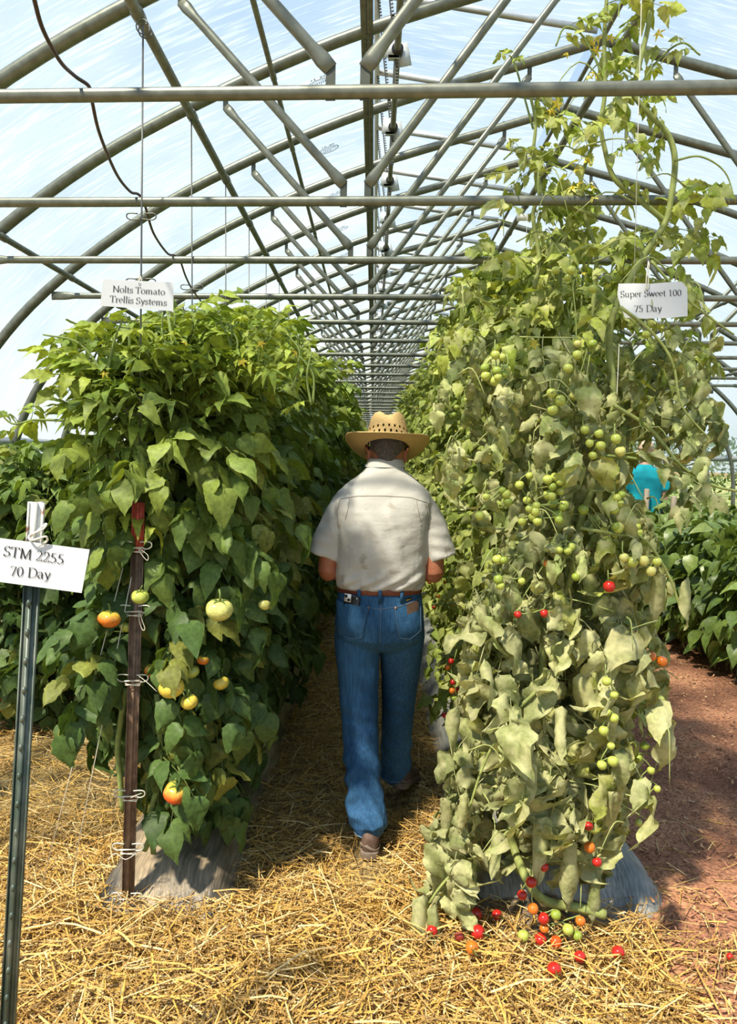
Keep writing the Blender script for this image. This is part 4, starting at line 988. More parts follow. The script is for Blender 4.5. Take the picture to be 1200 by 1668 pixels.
for i, P in enumerate(VN[:6]):                    # sparse young leaves on the bare upper vines
    top = [q for q in P if CH-.0 + 0 < q[2]]
    for j in range(2, len(P), 4):
        q = P[j]; yy = proj(q[None])[1][0]
        if yy > 620: continue
        for k in range(1): r1.leaf(V_vine, q, rr_.uniform(0, 6.28), rr_.normal(.1, .35), rr_.uniform(.12, .22), lerp(VINE[0], VINE[1], rr_.rand()), stalkcol=(.22, .28, .07))
for P in VN[6:10]:
    for j in range(6, len(P), 4): r1.leaf(V_vine, P[j], rr_.uniform(0, 6.28), rr_.normal(-.1, .4), rr_.uniform(.13, .24), lerp((.12, .16, .03), (.2, .24, .06), rr_.rand()), stalkcol=(.14, .17, .05))
shoot(r1, [(1036, 150), (1070, 100), (1110, 70), (1140, 90)], 2.64, .004, V_vine, (.10, .18), 5, VINE, 51)
shoot(r1, [(985, 130), (950, 60), (920, 45), (905, 75)], 2.66, .004, V_vine, (.10, .18), 4, VINE, 52)
shoot(r1, [(868, 210), (840, 110), (830, 90)], 2.85, .004, V_vine, (.10, .18), 4, VINE, 53)
shoot(r1, [(870, 250), (845, 240), (820, 260)], 2.85, .004, V_vine, (.10, .18), 3, VINE, 54)
shoot(r1, [(985, 742), (1040, 748), (1105, 768), (1150, 800)], 2.48, .005, V_vine, (.20, .27), 4, ((.10, .14, .03), (.17, .21, .06)), 55, None, hang=.5)
for x, y in ((992, 60), (970, 68), (965, 75), (975, 85), (968, 120), (955, 128), (975, 125), (940, 300), (960, 302), (935, 310), (965, 320), (1070, 52), (905, 168), (900, 185), (920, 95), (870, 560), (955, 262), (935, 275)):
    flower(r1.fl, px(x+rr_.uniform(-5, 5), y+rr_.uniform(-5, 5), 2.66)-r1.o, rr_.uniform(.016, .024), rr_)
qr = np.random.RandomState(91)
for i in range(110):          # thin side stems and bare fruit stalks
    x, y = qr.uniform(690, 1150), qr.uniform(120, 1450)
    if not inpoly(np.array([x]), np.array([y]), POLY_R)[0]: continue
    d = qr.uniform(2.45, 2.8); b = px(x, y, d); L = qr.uniform(.1, .28); a = qr.uniform(0, 6.28); e1 = b + np.array((math.cos(a)*L*.5, -.04, qr.uniform(-.1, .25)*L)); e2 = e1 + np.array((math.cos(a)*L*.5, -.02, qr.uniform(-.8, .1)*L))
    q_ = proj(spline([b, e1, e2], 4)); 
    if inpoly(q_[0], q_[1], MAN_BOX).any() or (~inpoly(q_[0], q_[1], POLY_R)).mean() > .3: continue
    r1.stem.tube(spline([b, e1, e2], 4)-r1.o, np.linspace(.0032, .0014, 9), 5, col=(.30, .34, .12))
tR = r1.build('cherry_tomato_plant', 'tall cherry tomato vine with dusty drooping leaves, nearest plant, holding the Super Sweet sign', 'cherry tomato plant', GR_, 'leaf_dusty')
def truss(t, pts, d, kinds, r=CH_R, calyx=True):
    """a hanging fruit stalk through the pixels pts with a tomato at each"""
    o = np.array(t.location); P = [px(x, y, d) - o for x, y in pts]; mb = MB()
    st = np.array([P[0] + (0, .02, .05)] + [p + (0, .012, .012) for p in P]); st = spline(st, 3) if len(st) > 2 else st
    mb.tube(st, .0022, 5, col=(.24, .30, .09))
    for p in P: mb.tube([p + (0, .012, .012), p + (0, 0, r*.8)], .0014, 4, col=(.24, .30, .09))
    f = mb.obj('fruit_truss', 'stem', t)
    for i, p in enumerate(P):
        k = kinds if isinstance(kinds, str) else kinds[i % len(kinds)]
        fo = fruit(f, p, r*rr_.uniform(.85, 1.15), k, False, rr_, calyx=False)
    return f
DT = 2.47
truss(tR, [(912, 800), (900, 818), (918, 822), (908, 838), (893, 806)], DT, ['lime', 'green'], .0165)
truss(tR, [(898, 640), (912, 652), (900, 668), (925, 600), (940, 578)], DT, 'lime', .016)
truss(tR, [(952, 700), (975, 706), (960, 722), (978, 726), (965, 742)], DT, 'lime', .016)
truss(tR, [(1003, 715), (1010, 735), (1000, 830), (1008, 857)], DT, ['lime', 'pale'], .017)
truss(tR, [(1016, 908), (1030, 915), (1048, 913), (1070, 915), (1060, 930)], DT-.04, ['pale', 'lime'], .017)
truss(tR, [(862, 775), (846, 790), (858, 815), (868, 842), (850, 850)], DT+.1, 'lime')
truss(tR, [(988, 1110), (1000, 1132), (988, 1160), (1000, 1170), (983, 1190), (995, 1215), (980, 1246), (998, 1240)], DT-.04, 'lime', .0155)
truss(tR, [(1075, 1140), (1080, 1165), (1070, 1180), (1075, 1205), (1062, 1195), (1050, 1215), (1078, 1235), (1040, 1235), (1060, 1255), (1045, 1275), (1070, 1285), (1050, 1310), (1040, 1340)], 2.62, ['lime', 'green'], .015)
for i in range(9):
    x, y = qr.uniform(800, 1040), qr.uniform(540, 960); truss(tR, [(x + qr.normal(0, 15), y + qr.uniform(0, 62)) for j in range(qr.randint(4, 8))], qr.uniform(2.42, 2.52), ['lime', 'green', 'lime'], .0145)
truss(tR, [(1060, 1069), (1078, 1077)], 2.58, 'orange', .019)
truss(tR, [(992, 955)], DT, 'red', .020); truss(tR, [(886, 999), (843, 1001), (892, 918)], 2.52, ['red', 'red', 'orange'], .014)
truss(tR, [(1035, 1030), (1050, 1035), (1030, 1052)], 2.6, 'red', .014)
truss(tR, [(930, 440), (940, 560), (918, 690), (900, 690), (935, 645), (965, 560), (930, 770)], 2.56, ['lime', 'pale', 'green'], .0155)
truss(tR, [(990, 880), (950, 830), (1000, 900), (1035, 880), (1025, 940)], 2.52, ['lime', 'green'], .0155)
truss(tR, [(1052, 505+40), (965, 470), (925, 452), (905, 440)], 2.6, 'lime', .014)
truss(tR, [(865, 1437), (850, 1458), (958, 1345), (960, 1380), (972, 1404), (886, 1412)], 2.5, ['red', 'red', 'red', 'orange'], .0175)
truss(tR, [(868, 1480), (885, 1496), (905, 1490), (886, 1512), (925, 1514), (905, 1534), (940, 1524), (945, 1500), (880, 1530), (927, 1547), (908, 1565), (852, 1524)], 2.47, ['orange', 'red', 'green', 'orange', 'lime', 'ripe', 'green'], .019)
for k, nm in enumerate(('second cherry tomato plant, just behind the nearest dusty vine', 'third cherry tomato plant, beyond the man with the straw hat', 'fourth cherry tomato plant counted from the Super Sweet sign')):
    p = hedge_plant(rr_, RXC + .05, 3.45 + .62*k, 2.75 + .05*k, .44, 520, V_fine, V_fine, LIGHT, VINE, (.18, .29), .35, 5, make_ok(None, CLEAR_R, xl=XLR), 8, stalk=(.26, .30, .11))
    for j in range(26): flower(p.fl, (rr_.uniform(-.4, .4), rr_.uniform(-.4, .4), rr_.uniform(1.6, 2.75)), .014, rr_)
    t = p.build('cherry_tomato_plant', nm, 'cherry tomato plant', GR_, 'leaf_light')
    for j in range(9):
        z = rr_.uniform(.5, 2.2); a = rr_.uniform(2.4, 4.4); c = np.array((math.cos(a)*.40, math.sin(a)*.38, z)); kinds = ['red', 'orange', 'green'] if z < 1.0 else ['lime', 'green', 'lime']
        mb = MB(); pts = [c + (rr_.normal(0, .02), rr_.normal(0, .02), -.035*i) for i in range(6)]; mb.tube(np.array([c + (0, 0, .05)] + pts), .002, 5, col=(.24, .30, .09)); f = mb.obj('fruit_truss', 'stem', t)
        for i, q in enumerate(pts): fruit(f, q + (rr_.choice([-.014, .014]), rr_.normal(0, .01), 0), .0145, kinds[(i+j) % 3], False, rr_, calyx=False)
protos = []
for k in range(3):
    p = hedge_plant(rr_, 0, 0, 2.85, .44, 480, V_fine, V_fine, LIGHT, VINE, (.19, .30), .35, 4, None, 6, stalk=(.26, .30, .11))
    for j in range(8): flower(p.fl, (rr_.uniform(-.4, .4), rr_.uniform(-.4, .4), rr_.uniform(1.6, 2.8)), .016, rr_)
    protos.append(p.build('cherry_tomato_plant', 'x', 'cherry tomato plant', GR_, 'leaf_light'))
    mb = MB()
for i in range(27):
    t = protos[i] if i < 3 else dup(protos[i % 3]); t.location = (RXC + .04 + rr_.uniform(-.03, .03), 5.3 + .62*i, .02); t.rotation_euler = (0, 0, rr_.uniform(0, 6.28) if i >= 3 else 0); t.scale = (1, 1, rr_.uniform(.95, 1.04))
    t['label'] = 'cherry tomato plant deep in its row, beyond the fourth from the Super Sweet sign'
# fallen tomatoes
fallen = [(703, 1527, 'red', 8, 'bright red fallen cherry tomato farthest out on the straw, nearest the man'), (774, 1497, 'red', 9, 'red fallen cherry tomato on the straw, hindmost of a loose group of four'), (778, 1530, 'red', 10, 'large red fallen cherry tomato in the middle of the loose group'),
          (768, 1557, 'orange', 9, 'orange fallen cherry tomato below the loose group of red ones'), (748, 1535, 'dark', 7, 'dark red fallen cherry tomato between two bright red ones'), (809, 1497, 'red', 7, 'small red fallen cherry tomato against the grey soil mound'),
          (1006, 1560, 'red', 9, 'red fallen cherry tomato alone on the straw beside the blue grey plastic'), (902, 1593, 'red', 10, 'pale red fallen cherry tomato nearest the camera, half sunk in straw'), (944, 1568, 'red', 8, 'red fallen cherry tomato half covered by straw under the fruit cluster'),
          (1188, 1570, 'red', 5, 'small red fallen cherry tomato at the edge of the mulch walkway')]
for x, y, k, r, lab in fallen:
    g = px(x, y+r*.6, 1.0); ray = g - np.array((0, 0, CH)); tt = (CH-.028)/(-ray[2]); p = np.array((0, 0, CH)) + ray*tt; R_ = r*1.25*p[1]/F; p[2] = float(terrain(p[0], p[1])) + .046 + R_
    o = bpy.data.objects.new('fallen_tomato', CM[k]); COL.objects.link(o); o.location = Vector(p); o.scale = (R_, R_, R_*1.02); o.rotation_euler = (rr_.uniform(0, 2), rr_.uniform(0, 2), 0)
    tag(o, lab, 'tomato', 'fallen cherry tomatoes')
    c = bpy.data.objects.new('calyx', CALM); COL.objects.link(c); c.parent = o

# ------------------------------------------------------------ side tomato row behind the green post
rq = np.random.RandomState(8); GS_ = 'tomato plants of the side row'
protos = []
for k in range(3):
    p = hedge_plant(rq, 0, 0, 1.74, .42, 400, V_lo, V_lo, DARK, ((.17, .27, .04), (.28, .36, .06)), (.24, .34), .25, 3, None, 6); protos.append(p.build('tomato_plant', 'x', 'tomato plant', GS_, 'leaf_dark'))
for i in range(16):
    t = protos[i] if i < 3 else dup(protos[i % 3]); t.location = (-2.10 + rq.uniform(-.04, .04), 4.65 + .62*i, .02); t.rotation_euler = (0, 0, rq.uniform(0, 6.28) if i >= 3 else 0)
    t['label'] = ('nearest tomato plant of the side row behind the green post, with red tomatoes low down', 'second tomato plant of the side row behind the green post')[i] if i < 2 else 'tomato plant of the side row by the wall, beyond the second from the green post'
    if i == 0:
        for x, y, r, k in ((8, 1111, 11, 'red'), (15, 1100, 9, 'ripe'), (6, 1132, 10, 'red'), (2, 1152, 9, 'red'), (14, 1125, 7, 'lime')): fruit(t, px(x, y, 4.42)-np.array(t.location), r*4.4/F, k, True, rq)
# a brown stake in the side row
def wood_stake(p, h, w, lab, m='wood'):
    mb = MB(); s = w/2; V = [(-s, -s, 0), (s, -s, 0), (s, s, 0), (-s, s, 0)]
    mb.rings(np.array([[(a*k, b*k, z) for a, b, _ in V] for k, z in ((1, -.05), (1, h*.5), (1, h-.01), (.85, h))]))
    o = mb.obj('wooden_stake', m, flat=True); o.location = Vector(p); return tag(o, lab, 'stake')
MT['wood'] = plain('grey_wood', (.36, .29, .22), .8, 0, .2, 30, stretch=(1, 1, .1)); MT['wood_brown'] = plain('brown_wood', (.28, .13, .09), .8, 0, .2, 30, stretch=(1, 1, .1))
q = px(82, 800, 5.0); wood_stake((q[0], 5.0, 0), 1.66, .045, 'brown wooden stake in the side row, seen beside the green post tip', 'wood_brown')
# ------------------------------------------------------------ peppers
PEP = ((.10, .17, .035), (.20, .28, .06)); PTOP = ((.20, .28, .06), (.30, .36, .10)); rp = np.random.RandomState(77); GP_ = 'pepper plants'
def pepper(rng, n=300, zt=1.06, rad=.40):
    p = Plant(rng, (0, 0, .02)); axs = []
    for k in range(5):
        a = rng.uniform(0, 6.28); A = spline([(0, 0, .0), (.05*math.cos(a), .05*math.sin(a), .3), (.2*math.cos(a), .2*math.sin(a), zt*.85)], 4); axs.append(A); p.stem.tube(A, np.linspace(.011, .005, len(A)), 6, col=(.16, .22, .06))
    for _ in range(n):
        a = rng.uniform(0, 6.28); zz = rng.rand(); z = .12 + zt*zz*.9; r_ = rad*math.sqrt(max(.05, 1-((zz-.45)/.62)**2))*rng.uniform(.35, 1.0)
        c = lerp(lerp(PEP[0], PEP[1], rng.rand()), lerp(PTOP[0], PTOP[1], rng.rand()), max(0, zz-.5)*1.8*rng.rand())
        p.leaf(V_pep, np.array((r_*math.cos(a), r_*math.sin(a), z+.05)), a - PI/2 + rng.normal(0, .6), rng.normal(-.5, .4), rng.uniform(.12, .20), c)
    return p
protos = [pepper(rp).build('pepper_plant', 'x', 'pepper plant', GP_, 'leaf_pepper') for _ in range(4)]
i = 0
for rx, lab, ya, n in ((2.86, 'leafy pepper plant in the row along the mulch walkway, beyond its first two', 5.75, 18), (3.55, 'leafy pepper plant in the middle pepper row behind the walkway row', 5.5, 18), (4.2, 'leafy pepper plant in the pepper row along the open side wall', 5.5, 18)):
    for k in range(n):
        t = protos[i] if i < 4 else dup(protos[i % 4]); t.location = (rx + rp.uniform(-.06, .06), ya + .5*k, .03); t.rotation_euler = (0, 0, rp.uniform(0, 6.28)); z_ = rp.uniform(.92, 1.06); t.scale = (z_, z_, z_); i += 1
        t['label'] = lab if rx > 3 or k > 1 else ('nearest pepper plant at the end of the row along the mulch walkway', 'second pepper plant of the row along the mulch walkway')[k]
for x, d, h, lab in ((1053, 9.2, 1.34, 'grey wooden stake above the pepper plants, near the teal shirt'), (1098, 8.2, 1.30, 'grey wooden stake above the pepper plants, lower of two beside the wall pipe'), (1111, 9.6, 1.42, 'grey wooden stake above the pepper plants against the far wall pipe'), (1016, 10.5, 1.40, 'thin brown wooden stake above the pepper plants behind the cherry vine')):
    q = px(x, 800, d); wood_stake((q[0], d, 0), h, .05, lab)
# ------------------------------------------------------------ greenery outside
mb = MB(); n = 9000; rh = np.random.RandomState(3)
P = np.stack([rh.uniform(15, 19, n), rh.uniform(8, 90, n), 2.9*rh.rand(n)**.8], -1); sz = rh.uniform(.08, .22, n); D = rh.normal(0, 1, (n, 3)); D /= np.linalg.norm(D, axis=1)[:, None]; N = np.cross(D, rh.normal(0, 1, (n, 3))); N /= np.linalg.norm(N, axis=1)[:, None]
V = np.stack([P - D*sz[:, None], P + N*sz[:, None]*.4, P + D*sz[:, None], P - N*sz[:, None]*.4], 1); c = np.array((.05, .09, .02)) + rh.rand(n, 1)*np.array((.08, .11, .03))
mb.add(V.reshape(-1, 3), np.arange(n*4).reshape(-1, 4), np.repeat(c, 4, 0)); o = mb.obj('hedge', 'leaf_dark', flat=True); tag(o, 'dark green hedge far outside the open side wall', 'hedge', kind='stuff')
# ------------------------------------------------------------ people
def ering(c, ax, ay, n=28, p=2.0):
    """ellipse ring about c with half axes ax, ay (vectors); p > 2 squares it off"""
    th = np.arange(n)*2*PI/n; cs, sn = np.cos(th), np.sin(th)
    cs = np.sign(cs)*np.abs(cs)**(2/p); sn = np.sign(sn)*np.abs(sn)**(2/p)
    return np.asarray(c) + cs[:, None]*np.asarray(ax) + sn[:, None]*np.asarray(ay)
def limb(mb, P, R, n=24, flat=None, k=5, col=None):
    P = spline(np.array(P, float), k); R = np.interp(np.linspace(0, 1, len(P)), np.linspace(0, 1, len(R)), R)
    # round the ends
    a = P[0] - (P[1]-P[0])/np.linalg.norm(P[1]-P[0])*R[0]*.5; b = P[-1] + (P[-1]-P[-2])/np.linalg.norm(P[-1]-P[-2])*R[-1]*.5
    mb.tube(np.vstack([a, P, b]), np.r_[R[0]*.6, R, R[-1]*.6], n, flat=flat, col=col)
def fuse(mb, voxel, smooth=6, fac=.5, name='body'):
    me = mb.mesh(name + '_raw'); o = bpy.data.objects.new('raw', me); COL.objects.link(o)
    if me.color_attributes: me.color_attributes.remove(me.color_attributes[0])
    m = o.modifiers.new('r', 'REMESH'); m.mode = 'VOXEL'; m.voxel_size = voxel
    if smooth: s = o.modifiers.new('s', 'SMOOTH'); s.factor = fac; s.iterations = smooth
    dg = bpy.context.evaluated_depsgraph_get(); out = bpy.data.meshes.new_from_object(o.evaluated_get(dg))
    bpy.data.objects.remove(o); bpy.data.meshes.remove(me)
    out.polygons.foreach_set('use_smooth', np.ones(len(out.polygons), bool)); out.materials.clear(); return out
def coords(me): V = np.zeros(len(me.vertices)*3); me.vertices.foreach_get('co', V); return V.reshape(-1, 3)
def setco(me, V): me.vertices.foreach_set('co', V.ravel()); me.update()
def bvh(me): return BVHTree.FromPolygons([tuple(v.co) for v in me.vertices], [tuple(p.vertices) for p in me.polygons])
def skin_mat(name, c1, c2):
    m = plain(name, c1, .5, 0, 0, 14, col2=c2, lo=.3, hi=.7, bump=.15, bscale=120); b = m.node_tree.nodes['Principled BSDF']
    b.inputs['Subsurface Weight'].default_value = .08; b.inputs['Subsurface Radius'].default_value = (.01, .004, .002); return m
MT['skin'] = skin_mat('sunburnt_skin', (.36, .115, .060), (.46, .18, .10)); MT['skin2'] = skin_mat('pink_skin', (.50, .25, .18), (.58, .32, .24))
def shirt_mat():
    m, n, l, b = mat('dusty_work_shirt'); b.inputs['Roughness'].default_value = .85; b.inputs['Specular IOR Level'].default_value = .15
    no = noise(n, l, 5, 4); r = ramp(n, [(.35, (.50, .475, .44)), (.65, (.60, .575, .54))]); l.new(no.outputs['Fac'], r.inputs[0])
    n2 = noise(n, l, 17, 5); r2 = ramp(n, [(.60, (0, 0, 0)), (.72, (.6,)*3)]); l.new(n2.outputs['Fac'], r2.inputs[0])
    mx = n.new('ShaderNodeMix'); mx.data_type = 'RGBA'; l.new(r2.outputs[0], mx.inputs[0]); l.new(r.outputs[0], mx.inputs[6]); mx.inputs[7].default_value = (.26, .20, .13, 1)
    l.new(mx.outputs[2], b.inputs['Base Color'])
    n3 = noise(n, l, 9, 4, stretch=(1, 1, 1.6)); n4 = noise(n, l, 420, 1)
    ad = n.new('ShaderNodeMath'); ad.operation = 'MULTIPLY_ADD'; ad.inputs[1].default_value = .06; l.new(n4.outputs['Fac'], ad.inputs[0]); l.new(n3.outputs['Fac'], ad.inputs[2])
    bp = n.new('ShaderNodeBump'); bp.inputs['Strength'].default_value = .55; bp.inputs['Distance'].default_value = .015; l.new(ad.outputs[0], bp.inputs['Height']); l.new(bp.outputs[0], b.inputs['Normal'])
    return m
MT['shirt'] = shirt_mat()
def denim_mat():
    m, n, l, b = mat('blue_denim'); b.inputs['Roughness'].default_value = .85; b.inputs['Specular IOR Level'].default_value = .2
    no = noise(n, l, 5, 4, stretch=(1, 1, .5)); r = ramp(n, [(.3, (.018, .066, .16)), (.7, (.045, .135, .265))]); l.new(no.outputs['Fac'], r.inputs[0])
    n2 = noise(n, l, 150, 3, stretch=(1, 1, .08)); r2 = ramp(n, [(.3, (.75,)*3), (.7, (1.3,)*3)]); l.new(n2.outputs['Fac'], r2.inputs[0])
    mx = n.new('ShaderNodeMix'); mx.data_type = 'RGBA'; mx.blend_type = 'MULTIPLY'; mx.inputs[0].default_value = 1; l.new(r.outputs[0], mx.inputs[6]); l.new(r2.outputs[0], mx.inputs[7]); l.new(mx.outputs[2], b.inputs['Base Color'])
    n3 = noise(n, l, 16, 4, stretch=(.7, .7, 1.4)); bp = n.new('ShaderNodeBump'); bp.inputs['Strength'].default_value = .5; bp.inputs['Distance'].default_value = .012; l.new(n3.outputs['Fac'], bp.inputs['Height']); l.new(bp.outputs[0], b.inputs['Normal'])
    return m
MT['denim'] = denim_mat(); MT['stitch'] = plain('pale_stitching', (.13, .19, .27), .9); MT['leather'] = plain('brown_leather', (.13, .075, .05), .6, 0, .2, 60); MT['belt'] = plain('red_brown_belt', (.20, .055, .03), .5, 0, .2, 30)
MT['hat'] = plain('woven_straw', (.55, .34, .12), .7, 0, 0, 260, col2=(.74, .52, .23), lo=.3, hi=.7, bump=.5, stretch=(1, 1, .6)); MT['hair'] = plain('grey_brown_hair', (.055, .040, .032), .7, 0, 0, 240, col2=(.20, .16, .135), lo=.35, hi=.75, bump=.5, stretch=(1, 1, .25))
MT['shoe'] = plain('brown_shoe', (.10, .06, .045), .7, 0, .25, 40); MT['sole'] = plain('grey_sole', (.17, .13, .10), .8, 0, .2, 40); MT['copper'] = plain('copper_rivet', (.75, .38, .25), .3, .8)
MT['seam'] = plain('shirt_seam', (.36, .33, .29), .9); MT['white_plastic'] = plain('white_glass', (.78, .80, .82), .25); MT['eye'] = plain('eye_white', (.7, .7, .68), .2)
MT['teal'] = plain('teal_cotton', (.0, .28, .36), .9, 0, .15, 10, bump=.3, bscale=12); MT['navy'] = plain('dark_shorts', (.045, .06, .10), .9, 0, .2, 12); MT['cap'] = plain('tan_cap', (.60, .42, .32), .9, 0, .1, 20)

def hand(mb, wrist, d, up, side, grip=.9):
    """palm and five bent fingers growing from the wrist along d; thumb towards side"""
    d = np.array(d, float); d /= np.linalg.norm(d); side = np.array(side, float); side -= d*(side@d); side /= np.linalg.norm(side); nrm = np.cross(d, side); nrm *= np.sign(nrm@np.array(up, float)) or 1
    w = np.array(wrist, float); palm = [w, w + d*.045, w + d*.088]
    mb.tube(np.array(palm), [.026, .034, .036], 14, flat=[(1, .75), (1, .48), (1, .42)] if abs(side[2]) < 2 else None)
    for i, (o_, L) in enumerate(((.029, .072), (.010, .080), (-.010, .075), (-.029, .060))):
        P = [w + d*.080 + side*o_]; a = .25
        for q, fr_ in enumerate((.45, .32, .25)):
            P.append(P[-1] + (d*math.cos(a) - nrm*math.sin(a))*L*fr_); a += grip*(.75 if q < 2 else .5)
        P.append(P[-1] + (P[-1]-P[-2])*.12); mb.tube(np.array(P), [.0092, .0088, .0082, .0072, .004], 10)
    P = [w + d*.022 + side*.022]; P.append(P[-1] + (d*.5 + side*.75 - nrm*.25)*.036); P.append(P[-1] + (d*.8 + side*.25 - nrm*.45)*.032); P.append(P[-1] + (d*.9 - nrm*.5)*.022)
    mb.tube(np.array(P), [.013, .011, .0095, .006], 10)
def head(mb, c, tilt, s=1.0, turn=0):
    """skull, jaw, nose, brow, lips, ears and neck stub, facing +y, tilted forward by tilt"""
    R = Rz(turn)@Rx(-tilt)
    def T(p): return np.asarray(c) + R@(np.asarray(p, float)*s)
    Rr = []
    for z, rx, ry, cy in ((-.118, .030, .035, .055), (-.105, .046, .055, .035), (-.075, .060, .078, .015), (-.03, .071, .092, .004), (.02, .076, .098, -.002), (.06, .075, .096, -.006), (.095, .060, .078, -.008), (.118, .034, .045, -.008), (.124, .01, .015, -.008)):
        Rr.append([T(p) for p in ering((0, cy, z), (rx, 0, 0), (0, ry, 0), 28, 2.15)])
    mb.rings(np.array(Rr))
    mb.tube(np.array([T((0, .088, .025)), T((0, .105, -.005)), T((0, .118, -.028)), T((0, .100, -.040))]), np.array([.009, .011, .016, .012])*s, 10)
    for sx in (-1, 1):
        mb.ball(T((sx*.030, .086, .033)), np.array((.024, .012, .009))*s, 12, 8, R=R); mb.ball(T((sx*.012, .108, -.034)), np.array((.009, .012, .008))*s, 8, 6, R=R)
        mb.ball(T((sx*.040, .072, -.02)), np.array((.022, .018, .02))*s, 10, 8, R=R)
        q = []   # ear: a curved rim with a lobe
        for a in np.linspace(-.3, PI+.9, 9): q.append(T((sx*(.084 + .012*math.sin(a)), -.008 - .016*math.cos(a), .004 + .030*math.sin(a)*(1 if a < PI else .8))))
        mb.tube(np.array(q), .0062*s, 8); mb.ball(T((sx*.084, -.006, .0)), np.array((.007, .015, .026))*s, 10, 8, R=R); mb.ball(T((sx*.083, .0, -.028)), np.array((.006, .009, .010))*s, 8, 6, R=R)
    mb.ball(T((0, .092, -.062)), np.array((.026, .010, .006))*s, 12, 8, R=R); mb.ball(T((0, .090, -.074)), np.array((.022, .011, .007))*s, 12, 8, R=R); mb.ball(T((0, .072, -.102)), np.array((.022, .020, .016))*s, 12, 8, R=R)
    return T, R
def surface_path(bv, pts, off=.0025, frm=-1.0, y_to=1.0):
    """drop (x, z) points onto the back of a garment"""
    out = []
    for x, z in pts:
        h = bv.ray_cast(Vector((x, frm, z)), Vector((0, 1, 0)))
        if h[0] is not None: out.append(np.array(h[0]) + np.array(h[1])*off*(1 if h[1][1] < 0 else -1))
    return np.array(out)
def seg(pts, n=14):
    P = np.array(pts, float); out = []
    for a, b in zip(P[:-1], P[1:]): out += [a + (b-a)*i/n for i in range(n)]
    return out + [P[-1]]
def wrinkle(me, amp, sc, seed, mask=None):
    V = coords(me); N = np.zeros(len(V)*3); me.vertices.foreach_get('normal', N); N = N.reshape(-1, 3); q = np.random.RandomState(seed); h = np.zeros(len(V))
    for k in range(7):
        d = q.normal(0, 1, 3)*sc; h += np.sin(V@d + q.uniform(0, 6) + 1.2*np.sin(V@(q.normal(0, 1, 3)*sc*.5)))/7
    h = -np.abs(h)*2 + .5 if False else h
    setco(me, V + N*(h*amp*(mask(V) if mask else 1))[:, None])

